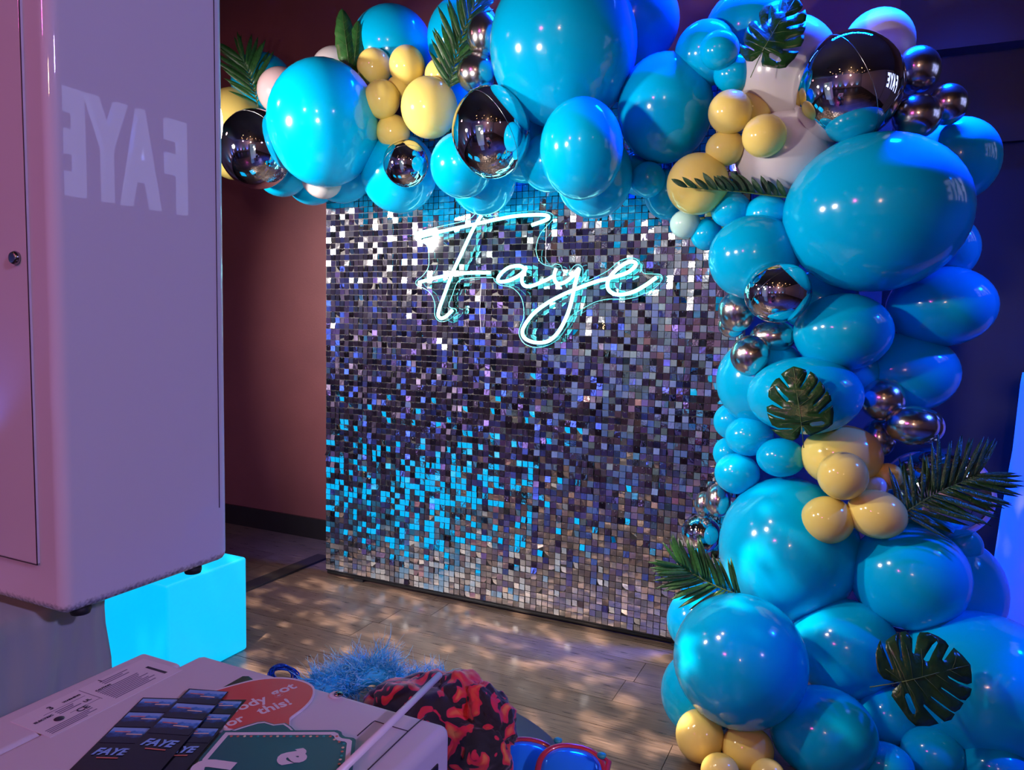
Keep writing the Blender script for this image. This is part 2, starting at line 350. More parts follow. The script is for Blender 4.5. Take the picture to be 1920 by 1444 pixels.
ol = [(150,205),(300,168),(500,122),(565,72),(620,66),(640,98),(800,72),(960,58),(1080,72),(1098,110),(1060,155),(1010,215),(985,280),(980,340),(1000,400),(1035,430),(1090,440),(1110,425),(1150,435),(1165,475),(1200,490),(1240,440),(1280,430),(1303,460),(1303,510),(1325,543),(1400,512),(1480,468),(1560,402),(1640,382),(1692,405),(1707,450),(1724,488),(1790,493),(1840,498),(1852,530),(1800,592),(1700,642),(1600,668),(1480,668),(1380,692),(1290,742),(1225,785),(1190,865),(1130,945),(1060,988),(980,1003),(900,978),(863,920),(865,870),(893,800),(890,700),(860,630),(800,582),(730,572),(692,542),(670,517),(520,522),(440,545),(400,640),(375,718),(428,740),(412,782),(360,818),(310,822),(278,780),(278,700),(250,630),(200,592),(158,577),(148,545),(200,500),(235,440),(235,350),(220,292),(160,268),(136,243)]
o3 = [nz5(x, z, NY+.016)-nO for x, z in ol]; o3 = catmull(o3+[o3[0]], 3)[:-1]
ac = plate('acrylic_backing', o3, .005, 'acrylic', neon, Vector((0, -1, 0)))
tube('lit_edge', o3, .0016, 'acrylic_edge_glow', ac, 5, True)
for px, pz in ((560, 430), (1040, 520), (1500, 600), (620, 100)):
    a = nz5(px, pz, NY+.02)-nO; tube('standoff', [a, a+Vector((0, .05, 0))], .005, 'lock_metal', neon)
tube('hanging_wire', [nz5(1045, 430)-nO, nz5(1048, 250)-nO, nz5(1052, 150)-nO], .0012, 'paper_white', neon, 5)
tube('power_lead', catmull([nz5(600, 560, NY+.03)-nO, nz5(590, 760, NY+.03)-nO, nz5(600, 900, NY+.05)-nO], 5), .0012, 'paper_white', neon, 5)
# ------------------------------------------------------------------ balloons
def balloon_mesh():
    prof = []
    for i in range(1, 25):
        t = math.pi*i/25; z = math.cos(t); r_ = math.sin(t)
        if z < 0: r_ *= 1-.10*z*z; z *= 1.05
        prof.append((r_, z))
    prof += [(.085, -1.06), (.05, -1.08), (.045, -1.13), (.075, -1.17), (.06, -1.19)]
    prof = [(.03, 1.0)]+prof
    seg = 40; v, f = [], []
    for r_, z in prof:
        for k in range(seg): a = 2*math.pi*k/seg; v.append((r_*math.cos(a), r_*math.sin(a), z))
    for i in range(len(prof)-1):
        for k in range(seg): k2 = (k+1) % seg; f.append((i*seg+k, (i+1)*seg+k, (i+1)*seg+k2, i*seg+k2))
    f.append(tuple(range(seg))); n = (len(prof)-1)*seg; f.append(tuple(range(n+seg-1, n-1, -1)))
    return v, f
bv, bf = balloon_mesh(); BM = {}
def orb_mesh():
    me = bpy.data.meshes.new('orb'); bm = bmesh.new(); bmesh.ops.create_uvsphere(bm, u_segments=48, v_segments=28, radius=1); bm.to_mesh(me); bm.free()
    me.polygons.foreach_set('use_smooth', [True]*len(me.polygons)); me.materials.append(MATS['mirror_foil']); return me
ORB = orb_mesh()
MK = {'b': 'latex_blue', 'y': 'latex_yellow', 'w': 'latex_white', 'p': 'latex_pale', 'k': 'latex_pink', 'c': 'chrome_latex'}
PLACED = []; BAL = {}
sgv, sgf = tube_geo([(math.cos(2*math.pi*i/40)*1.001, math.sin(2*math.pi*i/40)*1.001, 0) for i in range(40)], .006, 4, True); SEAM = None
def B(key, x, y, rx, ry, kind, label, o0=0., rot=0, k=.74, grp=None):
    global SEAM
    o = o0
    while True:
        c = onY(x, y, PY-o); D = (CP-c).dot(BACK); a, b = rx*D/F, ry*D/F; r3 = (a*b)**.5
        if o == o0 and o0 == 0: o = max(.02, r3*.97); continue
        ok = True
        for (c2, r2, k2, x2, y2, p2) in PLACED:
            if (c2-c).length < k*(r3+r2):
                ok = False; break
        if c.z-b*.96 < 0: ok = False
        if ok or o > 1.5: break
        o += .012
    # silhouettes of spheres seen off axis grow a little: shrink to the traced outline
    PLACED.append((c, r3, key, x, y, (rx*ry)**.5))
    tx, ty = R(random.uniform(-12, 12)), R(random.uniform(-12, 12))
    rr_ = Matrix.Rotation(R(rot), 3, 'Z')
    view = (CP-c).normalized(); rt = UP.cross(view).normalized(); u2 = view.cross(rt)
    basis = Matrix((rt, u2, view)).transposed() @ rr_
    sc = Matrix.Diagonal((a*.985, b*.985, r3*.985))
    Rm = Matrix.Rotation(tx, 3, 'X') @ Matrix.Rotation(ty, 3, 'Y')
    M = (basis @ sc).to_4x4(); M.translation = c
    if kind == 'm':
        ob = link('mirror_orb_balloon', ORB); ob.matrix_world = M @ Rm.to_4x4()
        if SEAM is None:
            s = mesh('seam', sgv, sgf, 'foil_seam', ob, True); SEAM = s.data
        else: s = link('seam', SEAM, ob)
        s.matrix_local = Matrix.Rotation(R(random.uniform(20, 70)), 4, 'X') @ Matrix.Rotation(R(random.uniform(-60, 60)), 4, 'Y')
        tag(ob, label, 'balloon', 'mirror orbs in the balloon arch')
    else:
        if kind not in BM:
            me = bpy.data.meshes.new('balloon_'+MK[kind]); me.from_pydata(bv, [], bf); me.update(); me.polygons.foreach_set('use_smooth', [True]*len(me.polygons)); me.materials.append(MATS[MK[kind]]); BM[kind] = me
        nm = {'b': 'blue_balloon', 'y': 'yellow_balloon', 'w': 'white_balloon', 'p': 'pale_balloon', 'k': 'pink_balloon', 'c': 'chrome_balloon'}[kind]
        ob = link(nm, BM[kind]); ob.matrix_world = M
        tag(ob, label, 'balloon', {'b': 'blue balloons in the arch', 'y': 'yellow balloons in the arch', 'w': 'white balloons in the arch', 'p': 'white balloons in the arch', 'k': 'white balloons in the arch', 'c': 'chrome balloons in the arch'}[kind])
    BAL[key] = (c, r3, D, o); return ob
# --- left end of the arch, back to front
B('l_back', 493,158,58,58,'b','deep blue balloon behind the palm frond at the arch left end', .05)
B('l_white', 632,130,47,42,'w','white balloon peeking out above the biggest cyan balloon left of the broad leaf', .05)
B('l_yel', 440,252,66,85,'y','golden yellow balloon half hidden by the white booth', .12)
B('l_low1', 585,335,50,50,'b','lowest blue balloon at the arch left end, above the panel corner', .12)
B('l_low2', 528,320,50,49,'b','teal balloon just below the leftmost mirror orb', .2)
B('l_pink', 528,172,45,45,'k','pale pink balloon tucked behind the left edge of the big cyan balloon', .2)
B('l_low3', 640,325,58,56,'b','cyan balloon under the big left balloon, beside the small white one')
B('l_wsmall', 603,338,38,34,'w','small white balloon below the big cyan balloon at left',rot=-20)
B('l_top1', 735,90,77,77,'b','round blue balloon above the yellow cluster, right of the broad leaf', .1)
B('l_top2', 870,72,70,76,'b','blue balloon behind the long upright palm frond at the top', .1)
B('l_fill', 845,190,45,45,'b','teal balloon in the gap right of the large yellow balloon', .15)
B('l_ydim', 826,140,30,30,'y','dull yellow balloon at the foot of the upright palm frond', .2)
B('l_hang1', 748,325,72,75,'b','cyan balloon hanging over the panel behind the small mirror orb')
B('l_hang2', 905,335,64,68,'b','cyan balloon hanging lowest over the neon letter F')
B('l_hang3', 866,310,60,62,'b','cyan balloon left of the tall mirror orb, above the neon F')
B('l_hang4', 985,275,66,68,'b','dark blue balloon between the tall mirror orb and the centre balloon')
B('l_hang5', 1030,305,56,55,'b','blue balloon peeking out below left of the centre balloon')
B('l_yfill', 746,165,22,22,'y','tiny shaded yellow balloon in the middle of the left yellow cluster', .3)
B('l_big', 607,232,105,118,'b','biggest cyan balloon at the left end of the arch')
B('l_ch1', 908,68,33,42,'c','upper of two small chrome balloons left of the giant top balloon', .3)
B('l_ch2', 894,138,38,38,'c','lower of two small chrome balloons above the tall mirror orb', .3)
B('l_y1', 702,125,33,34,'y','upper left small yellow balloon of the left cluster', .3)
B('l_y2', 763,123,34,37,'y','upper right small yellow balloon of the left cluster', .3)
B('l_y3', 716,186,34,36,'y','middle small yellow balloon touching the big cyan balloon', .3)
B('l_y4', 805,202,54,57,'y','largest yellow balloon of the left cluster', .3)
B('l_y5', 737,247,32,32,'y','lowest small yellow balloon of the left cluster', .3)
B('l_orb3', 761,307,43,45,'m','smallest mirror orb below the left yellow cluster', .3)
B('l_yt1', 750,279,13,12,'y','tiny yellow balloon on top of the small mirror orb, left of two', .3, k=.5)
B('l_yt2', 774,280,12,12,'y','tiny yellow balloon on top of the small mirror orb, right of two', .3, k=.5)
B('l_orb1', 481,280,69,74,'m','leftmost mirror orb next to the white booth', .3)
B('l_orb2', 921,249,75,86,'m','tall mirror orb left of the giant top balloon', .3)
# --- top centre
B('c_back', 1190,40,84,84,'b','deep blue balloon behind the right side of the giant top balloon', .1)
B('c_low1', 1114,330,73,80,'b','blue balloon hanging lowest at the centre, above the neon letters')
B('c_low2', 1200,325,42,42,'b','blue balloon half hidden between the two lower centre balloons')
B('c_low3', 1250,365,42,47,'b','teal balloon hanging over the panel left of the yellow one')
B('c_mid', 1090,280,79,95,'b','egg shaped blue balloon directly under the giant top balloon')
B('c_small', 1215,337,33,34,'b','small blue balloon under the tilted oval blue balloon')
B('c_oval', 1247,204,90,101,'b','tall oval blue balloon right of the giant top balloon')
B('c_giant', 1056,88,140,150,'b','giant blue balloon at the top centre of the arch')
# --- top right corner
B('r_peri', 1405,60,84,80,'b','bright blue balloon cut by the top edge behind the monstera leaf', .1)
B('r_w1', 1475,130,93,97,'w','large white balloon tinted blue behind the top monstera leaf', .12)
B('r_b1', 1325,100,60,60,'b','blue balloon behind two small blue ones near the top edge', .15)
B('r_b2', 1349,94,37,36,'b','upper small dark blue balloon left of the top monstera leaf', .2)
B('r_b3', 1377,138,39,35,'b','lower small blue balloon above the right yellow cluster', .2)
B('r_w2', 1470,290,90,82,'w','large white balloon left of the giant right balloon', .2)
B('r_w3', 1647,85,64,66,'w','cream white balloon at the top right behind the large mirror orb', .1)
B('r_ydim', 1412,205,35,34,'y','shaded yellow balloon at the back of the right yellow cluster', .25)
B('r_ybig', 1308,345,58,58,'y','largest yellow balloon above the neon letter e', .3)
B('r_y3', 1360,278,37,33,'y','lowest small yellow balloon of the right cluster', .3)
B('r_y1', 1369,210,41,41,'y','upper left small yellow balloon of the right cluster', .3)
B('r_y2', 1433,255,41,40,'y','right hand small yellow balloon of the right cluster', .3)
B('r_blue1', 1795,300,74,79,'b','blue balloon at the far right under the three chrome ones', .05)
B('r_blue2', 1780,465,53,60,'b','blue balloon showing behind the right edge of the giant right balloon', .05)
B('r_ch1', 1720,132,41,44,'c','upper of three chrome balloons at the top right', .2)
B('r_ch3', 1776,196,36,38,'c','rightmost of three chrome balloons at the top right', .2)
B('r_ch2', 1719,219,43,42,'c','lower left of three chrome balloons at the top right', .25)
B('r_orb', 1590,164,99,102,'m','largest mirror orb at the top right corner of the arch', .3)
B('r_fill', 1325,440,30,30,'b','cyan balloon at the panel edge right of the pale one', .12)
B('r_pale', 1285,420,29,27,'p','small pale green balloon under the large yellow one', .15)
B('r_s1', 1370,393,37,34,'b','left small blue balloon under the dark green sprig', .25)
B('r_s2', 1437,402,40,38,'b','right small blue balloon under the dark green sprig', .25)
B('r_cy', 1413,483,84,80,'b','cyan balloon beside the panel behind the mid mirror orb')
B('r_b4', 1690,700,100,78,'b','blue balloon at the right behind the chrome trio and round middle balloon', .08)
B('r_b5', 1764,575,95,77,'b','wide blue balloon sticking out at right below the giant one', .1)
B('r_gap1', 1535,565,72,58,'b','shaded blue balloon in the gap right of the middle mirror orb', .08)
B('r_gap2', 1592,700,58,48,'b','shaded blue balloon in the gap above the chrome trio at right', .06)
B('r_b6', 1580,623,89,74,'b','round blue balloon directly under the giant right balloon', .2)
B('r_giant', 1640,400,166,149,'b','giant blue balloon at the right corner of the arch')
# --- right leg, middle
B('m_cy1', 1430,715,86,86,'b','cyan balloon at the panel edge left of the middle monstera leaf')
B('m_cy2', 1508,742,105,74,'b','wide cyan balloon behind the middle monstera leaf')
B('m_f1', 1370,790,32,34,'b','small cyan balloon at the panel edge above the small blue trio', .12)
B('m_f2', 1364,850,27,30,'b','cyan balloon hidden behind the left of the small blue trio', .12)
B('m_c4', 1372,610,26,24,'c','chrome balloon hidden at the back of the chrome trio by the panel', .15)
B('m_c1', 1382,584,35,39,'c','left chrome balloon beside the middle mirror orb', .25)
B('m_c2', 1449,632,42,32,'c','oval chrome balloon right below the middle mirror orb', .25)
B('m_c3', 1407,667,37,39,'c','lowest chrome balloon of the cluster by the panel', .3)
B('m_orb', 1458,548,62,58,'m','middle mirror orb under the cyan balloon by the panel', .3)
B('b_orb', 1755,925,98,88,'m','large mirror orb behind the palm frond at the right', .15)
B('m_big', 1478,1028,128,135,'b','large dark blue balloon below the yellow cluster at the lower right')
B('m_s1', 1405,818,45,38,'b','upper of three small blue balloons left of the monstera stem', .25)
B('m_s2', 1464,858,45,37,'b','right of three small blue balloons left of the yellow cluster', .3)
B('m_s3', 1382,888,42,39,'b','lower left of three small blue balloons by the panel', .25)
B('m_ch4', 1647,822,31,36,'c','lower chrome balloon behind the large yellow one', .2)
B('m_ch3', 1735,800,34,34,'c','chrome balloon peeking out right behind the oval chrome one', .2)
B('m_ch1', 1655,750,40,40,'c','upper chrome balloon of the right hand trio', .25)
B('m_ch2', 1710,798,47,38,'c','oval chrome balloon above the large mirror orb at the right', .3)
B('m_chl2', 1320,945,18,24,'c','small chrome balloon at the panel edge behind another', .12)
B('m_chl1', 1346,938,24,32,'c','small chrome balloon above the lower left mirror orb', .15)
B('m_orbl', 1314,1001,37,37,'m','small mirror orb above the lower left palm frond', .15)
B('m_ybig', 1578,855,73,60,'y','largest orange yellow balloon beside the middle monstera leaf', .3)
B('m_yr', 1665,893,27,25,'y','small yellow balloon at the tip of the right palm frond base', .3)
B('m_wr', 1642,915,22,22,'w','small white balloon behind the lower yellow pair', .3)
# --- foot of the right leg
B('f_b1', 1800,1110,80,100,'b','blue balloon behind the right side of the lower group', .1)
B('f_b2', 1805,1023,35,35,'b','small blue balloon below the right mirror orb', .1)
B('f_huge', 1838,1288,152,140,'b','huge blue balloon behind the bottom monstera leaf', .25)
B('f_b3', 1704,1080,106,100,'b','round blue balloon below the right palm frond', .3)
B('f_l1', 1310,1165,60,62,'b','cyan balloon at the floor behind the lower left palm frond', .15)
B('f_l2', 1310,1300,71,78,'b','cyan balloon resting on the floor at the arch foot', .3)
B('f_cy', 1387,1238,124,124,'b','large cyan balloon at the foot of the arch above the yellow pair')
B('f_fill', 1610,1325,50,50,'b','dark blue balloon in the gap at the centre of the foot', .3)
B('f_b5', 1543,1373,97,84,'b','blue balloon at the bottom edge right of the yellow pair', .4)
B('f_b4', 1583,1215,99,92,'b','round blue balloon in the middle of the lower group', .4)
B('f_s1', 1667,1341,53,54,'b','small blue balloon tucked under the bottom monstera leaf', .4)
B('f_s2', 1748,1412,55,47,'b','small blue balloon at the bottom edge below the monstera leaf', .45)
B('f_s3', 1658,1434,52,41,'b','small blue balloon cut by the bottom edge', .45)
B('f_s4', 1865,1440,60,45,'b','blue balloon in the bottom right corner', .5)
B('f_y3', 1350,1448,36,34,'y','yellow balloon cut by the bottom edge under the yellow pair', .4)
B('f_y4', 1440,1454,32,30,'y','yellow balloon at the bottom edge right of the yellow pair', .4)
B('f_y1', 1312,1380,45,48,'y','left yellow balloon of the pair at the arch foot', .45)
B('f_y2', 1402,1405,48,45,'y','right yellow balloon of the pair at the arch foot', .45)
B('m_y1', 1580,892,46,46,'y','pale yellow balloon in front of the largest orange yellow one', .4)
B('m_y2', 1551,975,48,45,'y','lower left yellow balloon in front of the dark blue one', .4)
B('m_y3', 1644,964,54,46,'y','peach yellow balloon beside the base of the right palm frond', .4, rot=-12)
# ------------------------------------------------------------------ foliage
def lance(L_, W, fold=.25, n=6, tipw=.0):
    """one leaflet along +Y, folded along its rib"""
    v, f = [], []
    for i in range(n+1):
        t = i/n; w_ = W*.5*(math.sin(math.pi*min(1, t*.92+.06))**.8)
        if i == n: w_ = 0
        zc = -.12*L_*t*t; v += [(-w_, L_*t, zc+fold*w_), (0, L_*t, zc), (w_, L_*t, zc+fold*w_)]
    for i in range(n):
        a = i*3; f += [(a, a+1, a+4, a+3), (a+1, a+2, a+5, a+4)]
    return v, f
def leaf_solid(o, t=.0006):
    md = o.modifiers.new('solid', 'SOLIDIFY'); md.thickness = t
def frond(name, label, stem_px, D, lens, wid, n, ang, m='leaf_green', sides=(-1, 1), seed=1, dtip=0., t0=.08, droop=0.):
    rg = random.Random(seed)
    k = len(stem_px); pts = [atD(x, y, D+dtip*i/(k-1)) for i, (x, y) in enumerate(stem_px)]
    root = thing(name, label, 'palm leaf', tuple(pts[0]), 'palm fronds in the balloon arch'); O = pts[0]
    cur = catmull([p-O for p in pts], 10)
    tube('stem', cur, lambda t: .0028*(1-.7*t)+.0006, 'leaf_vein', root, 6)
    lm = None; px = D/F
    for i in range(n):
        for s in sides:
            t = t0+(1-t0)*((i+.5*(s > 0))/n); idx = min(len(cur)-2, int(t*(len(cur)-1))); p = cur[idx]; tan = (cur[idx+1]-cur[idx]).normalized()
            vdir = (CP-(p+O)).normalized(); side = vdir.cross(tan).normalized()*-s
            a = R(ang*(1-.55*t)+rg.uniform(-7, 7)); d = (tan*math.cos(a)+side*math.sin(a)+vdir*rg.uniform(-.12, .25)).normalized()
            nz_ = (vdir+side*rg.uniform(-.5, .5)+tan*.3).normalized(); xx = d.cross(nz_).normalized(); zz = xx.cross(d)
            if lm is None:
                v, f = lance(1, wid/lens); o = mesh('leaflet', v, f, m, root); lm = o.data; lm.polygons.foreach_set('use_smooth', [True]*len(lm.polygons))
            else: o = link('leaflet', lm, root)
            leaf_solid(o, .008)
            sc = lens*px*rg.uniform(.85, 1.1)*(.72+.5*math.sin(math.pi*(.15+.8*t)))
            M = Matrix((xx*sc, d*sc, zz*sc)).transposed().to_4x4(); M.translation = p+vdir*.002; o.matrix_local = M
    return root
def front(key, k=1.0): c, r3, D, o = BAL[key]; return D-r3*k
frond('palm_frond', 'spiky green palm frond at the left end of the arch', [(484,200),(474,160),(462,125),(450,105)], front('l_back')-.01, 60, 6.5, 15, 48, seed=2)
frond('palm_frond', 'long upright palm frond beside the chrome balloons at the top', [(843,168),(848,140),(861,84),(882,27),(902,-18)], front('l_top2')-.03, 64, 8, 24, 44, seed=3, t0=.06)
frond('palm_frond', 'broad dark palm frond reaching right over the large mirror orb', [(1690,966),(1747,930),(1800,905),(1838,888)], front('b_orb')-.02, 88, 7.5, 25, 62, 'leaf_dark', seed=5, t0=.03)
frond('palm_frond', 'green palm frond lying over the panel edge at the lower left', [(1392,1118),(1340,1098),(1300,1076),(1272,1058)], min(front('m_big', .75), front('f_l1'))-.01, 66, 7, 24, 58, seed=6, t0=.02)
# short ovate sprig
fr_ = frond('leaf_sprig', 'small dark green sprig lying over two small blue balloons', [(1483,371),(1440,366),(1390,360),(1340,356),(1280,350)], front('r_s2')-.012, 37, 11, 13, 56, 'leaf_dark', sides=(1,), seed=8, t0=.05)
fr2 = [o for o in fr_.children if o.name.startswith('leaflet')]
# broad two-lobed leaf
Dl = min(front('l_white'), front('l_top1', .8))-.02
bl = thing('broad_leaf', 'broad green feathered leaf standing above the yellow cluster', 'leaf', tuple(atD(660, 138, Dl))); O = bl.location.copy()
def blade(nm, base, tip, wpx, D, parent, O, m, lobes=5, n=26):
    a, b = atD(*base, D)-O, atD(*tip, D)-O; d = b-a; ln = d.length; d.normalize(); vd = (CP-(a+O)).normalized(); s = d.cross(vd).normalized(); W = wpx*D/F/2
    v, f = [], []
    for i in range(n+1):
        t = i/n; w_ = W*(math.sin(math.pi*min(1, .1+t*.9))**.6)*(1-.10*((t*lobes) % 1)); w_ = w_ if i < n else 0
        c = a+d*ln*t; v += [c-s*w_-vd*w_*.25, c+vd*.001, c+s*w_-vd*w_*.25]
    for i in range(n): k_ = i*3; f += [(k_, k_+1, k_+4, k_+3), (k_+1, k_+2, k_+5, k_+4)]
    o = mesh(nm, v, f, m, parent, True); leaf_solid(o); 
    tube('midrib', [a+vd*.0015, (a+b)/2+vd*.0015, b], .0009, 'leaf_vein', o, 5)
    for i in range(2, n-4, 3):
        for sg in (-1, 1):
            c = a+d*ln*i/n+vd*.001; tube('vein', [c, c+s*sg*W*.62+d*ln*.10-vd*W*.14], .0004, 'leaf_vein', o, 4)
    return o
blade('blade', (656,136), (641,16), 42, Dl, bl, O, 'leaf_green')
blade('blade', (662,138), (672,38), 31, Dl+.012, bl, O, 'leaf_green')
tube('stem', [atD(656,134,Dl)-O, atD(662,165,Dl+.01)-O], .0018, 'leaf_vein', bl, 6)
# monstera leaves: outline traced from the clearest one
MO = [(578,145),(690,175),(768,205),(780,268),(745,365),(672,492),(700,478),(770,360),(828,225),(900,275),(945,345),(930,420),(785,620),(803,618),(890,500),(970,378),(1030,450),(1055,530),(1040,570),(870,775),(890,768),(1000,650),(1075,535),(1130,600),(1145,690),(948,888),(968,902),(1160,760),(1180,880),(1165,1060),(1090,1130),(840,1255),(780,1215),(735,1130),(705,1095),(690,1200),(660,1290),(580,1340),(480,1320),(390,1290),(300,1220),(245,1165),(330,1172),(570,1154),(560,1138),(350,1145),(260,1105),(210,1000),(180,905),(300,968),(450,1002),(455,985),(300,940),(178,885),(170,805),(260,765),(405,832),(420,812),(240,690),(195,640),(200,540),(250,430),(310,350),(365,330),(500,492),(522,482),(385,275),(470,205)]
MH = [[(300,470),(325,468),(420,580),(505,660),(510,695),(485,720),(430,660),(340,550)], [(825,1050),(860,1030),(1000,1012),(1045,1030),(1040,1060),(990,1085),(860,1100),(830,1080)]]
def monstera(label, base, tip, D, wscale=1., tilt=(0, 0), curl=.25):
    O = atD(*base, D); tipP = atD(*tip, D); root = thing('monstera_leaf', label, 'leaf', tuple(O), 'monstera leaves in the balloon arch')
    b0, t0_ = Vector((705, 1090)), Vector((578, 145)); ax = (t0_-b0); ln = ax.length; ax.normalize(); px_ = Vector((-ax.y, ax.x))
    d = tipP-O; L_ = d.length; d.normalize(); vd = (CP-O).normalized(); s = d.cross(vd).normalized()
    s = (s*math.cos(R(tilt[0]))+vd*math.sin(R(tilt[0]))).normalized(); nrm = s.cross(d).normalized()
    def mp(p, dz=0.):
        q_ = Vector(p)-b0; u, w_ = q_.dot(ax)/ln, q_.dot(px_)/ln
        return d*(u*L_)+s*(w_*L_*wscale)+nrm*(dz-curl*L_*(w_*w_)-.10*L_*u*u+.012*L_*math.sin(14*u+3*w_))
    # subdivide outline so that the blade can bend
    bm = bmesh.new()
    tri_loops = [[Vector((x, -y_, 0)) for x, y_ in MO]]+[[Vector((x, -y_, 0)) for x, y_ in h] for h in MH]
    allp = [p for l in tri_loops for p in l]; tris = geometry.tessellate_polygon(tri_loops)
    vs = [bm.verts.new((p.x, p.y, 0)) for p in allp]
    for t in tris:
        try: bm.faces.new([vs[i] for i in t])
        except ValueError: pass
    bmesh.ops.subdivide_edges(bm, edges=[e for e in bm.edges if e.calc_length() > 120], cuts=2, use_grid_fill=True)
    bmesh.ops.triangulate(bm, faces=bm.faces[:])
    for v_ in bm.verts: v_.co = mp((v_.co.x, -v_.co.y))
    bmesh.ops.recalc_face_normals(bm, faces=bm.faces[:])
    o = bmobj('blade', bm, 'leaf_dark', root, True); leaf_solid(o, .0008)
    rib = [(705,1090),(680,900),(640,640),(600,330),(580,170)]; tube('midrib', [mp(p, .0015) for p in rib], lambda t: .0017*(1-.6*t), 'leaf_vein', root, 6)
    for a, b in (((690,1040),(980,960)),((685,930),(950,790)),((660,790),(900,610)),((645,640),(800,470)),((690,1060),(370,1075)),((675,945),(320,880)),((660,805),(370,705)),((615,440),(720,270)),((600,390),(480,290)),((700,1085),(560,1230)),((715,1095),(830,1180))):
        mid = ((a[0]+b[0])/2, (a[1]+b[1])/2-8); tube('vein', [mp(a, .001), mp(mid, .001), mp(b, .0008)], .0006, 'leaf_vein', root, 4)
    tube('stem', [mp((705,1090), .001), mp((722,1250), .0)-nrm*.004, mp((742,1460))-nrm*.02], .0016, 'leaf_vein', root, 6)
    return root
monstera('glossy monstera leaf standing on the wide cyan balloon, above the yellow cluster', (1503,798), (1488,687), front('m_cy2')-.02)
monstera('dark monstera leaf at the top right, cut by the picture edge', (1430,96), (1492,-14), min(front('r_peri'), front('r_w1'))-.02, .95, (32, 0))
monstera('shiny monstera leaf lying on the huge blue balloon at the bottom right', (1690,1279), (1826,1247), front('f_huge')-.03, 1.15, (-8, 0))
# ------------------------------------------------------------------ photo booth at the left
BX, BY0, BY1, BZ = -1.235, .81, 1.185, .88
booth = thing('photo_booth', 'tall white glossy metal photo booth cabinet at the left edge', 'photo booth', (BX, BY0, BZ))
def rbox(name, a, b, m, parent, rv, rb):
    """box with vertical edges rounded by rv and the bottom / top by rb"""
    bm = bmesh.new(); v, f = boxv(a, b); vs = [bm.verts.new(p) for p in v]; [bm.faces.new([vs[i] for i in q_]) for q_ in f]
    ve = [e for e in bm.edges if abs(e.verts[0].co.z-e.verts[1].co.z) > .01]
    bmesh.ops.bevel(bm, geom=ve, offset=rv, segments=6, affect='EDGES', profile=.5)
    he = [e for e in bm.edges if abs(e.verts[0].co.z-e.verts[1].co.z) < 1e-5 and any(abs(fc.normal.z) > .9 for fc in e.link_faces) and any(abs(fc.normal.z) < .1 for fc in e.link_faces)]
    bmesh.ops.bevel(bm, geom=he, offset=rb, segments=4, affect='EDGES', profile=.5)
    o = bmobj(name, bm, m, parent, True); wn(o); return o
BWID, BHT = .62, 1.35
rbox('cabinet_body', (-BWID, 0, 0), (0, BY1-BY0, BHT), 'booth_white', booth, .022, .02)
dr = onY(75, 1057, BY0); dl = dr-booth.location
door = rbox('door', (-BWID+.06, -.006, dl.z), (dl.x, .004, BHT-.08), 'booth_white', booth, .002, .002)
tube('door_gap', [(-BWID+.06, -.0055, dl.z-.001), (dl.x+.001, -.0055, dl.z-.001), (dl.x+.001, -.0055, BHT-.08)], .0012, 'seam_dark', booth, 4)
lk = onY(32, 484, BY0-.006)-booth.location
o = lathe('lock', [(.0112, 0), (.0122, .004), (.0095, .009), (.007, .0092)], 'lock_metal', door, 20); o.matrix_local = Matrix.Translation(lk) @ Matrix.Rotation(R(90), 4, 'X')
box('key_slot', (lk.x-.0006, lk.y-.0102, lk.z-.005), (lk.x+.0006, lk.y-.0090, lk.z+.005), 'rubber', o).matrix_parent_inverse = o.matrix_local.inverted()
sx_ = onX(406, 500, BX).y-BY0
tube('side_seam', [(.0003, sx_, .12), (.0003, sx_, BHT-.1)], .0011, 'seam_dark', booth, 4)
ft = onX(368, 1075, BX-.02)-booth.location
for yy in (.05, ft.y): 
    for xx in (-.03, -BWID+.06): o = lathe('foot', [(.016, -.014), (.018, -.008), (.018, .001)], 'rubber', booth, 20); o.location = (xx, yy, 0)
# ring light and flash on the far side, facing the backdrop
lp = Vector(BOOTH_LAMP)-booth.location
rg = [(lp.x+.16+.085*math.cos(2*math.pi*i/36), BY1-BY0+.02, lp.z-.2+.085*math.sin(2*math.pi*i/36)) for i in range(36)]
tube('ring_light', rg, .008, 'ring_emit', booth, 8, True)
o = lathe('flash_housing', [(.06, -.04), (.075, 0), (.07, .045), (.055, .05)], 'fixture_black', booth, 28); o.matrix_local = Matrix.Translation((lp.x, BY1-BY0+.02, lp.z)) @ Matrix.Rotation(R(-90), 4, 'X')
# cloth covered plinth below the booth
pr = onZ(222, 1250, .5); px1 = BX-.10
pe = onX(221, 1210, px1)
pb = thing('draped_plinth', 'plinth under the booth covered with grey green satin cloth', 'plinth', (px1-.24, pe.y-.17, 0))
def cloth(hx, hy, h):
    v, f = [], []; per = []; n = 150
    corners = [(-hx, -hy), (hx, -hy), (hx, hy), (-hx, hy)]
    for i in range(n):
        t = 4*i/n; k_ = int(t); u = t-k_; a, b = corners[k_], corners[(k_+1) % 4]; per.append((a[0]+(b[0]-a[0])*u, a[1]+(b[1]-a[1])*u, i))
    rows = 24
    for j in range(rows+1):
        g = j/rows
        for x, y_, i in per:
            w_ = 1+(.015+.04*g)*(.5*math.sin(i*.55+g*4)+.4*math.sin(i*1.15+1.3+g*3)+.25*math.sin(i*.23+g*9))+.02*math.sin(i*.3+g*22); v.append((x*w_, y_*w_, h*(1-g)+.002))
    for j in range(rows):
        for i in range(n): i2 = (i+1) % n; f.append((j*n+i, (j+1)*n+i, (j+1)*n+i2, j*n+i2))
    f.append(tuple(range(n)))
    return v, f
v, f = cloth(.23, .16, BZ-.02); mesh('satin_cloth', v, f, 'satin', pb, True)
box('plinth_core', (-.2, -.13, 0), (.2, .13, BZ-.022), 'panel_black', pb)
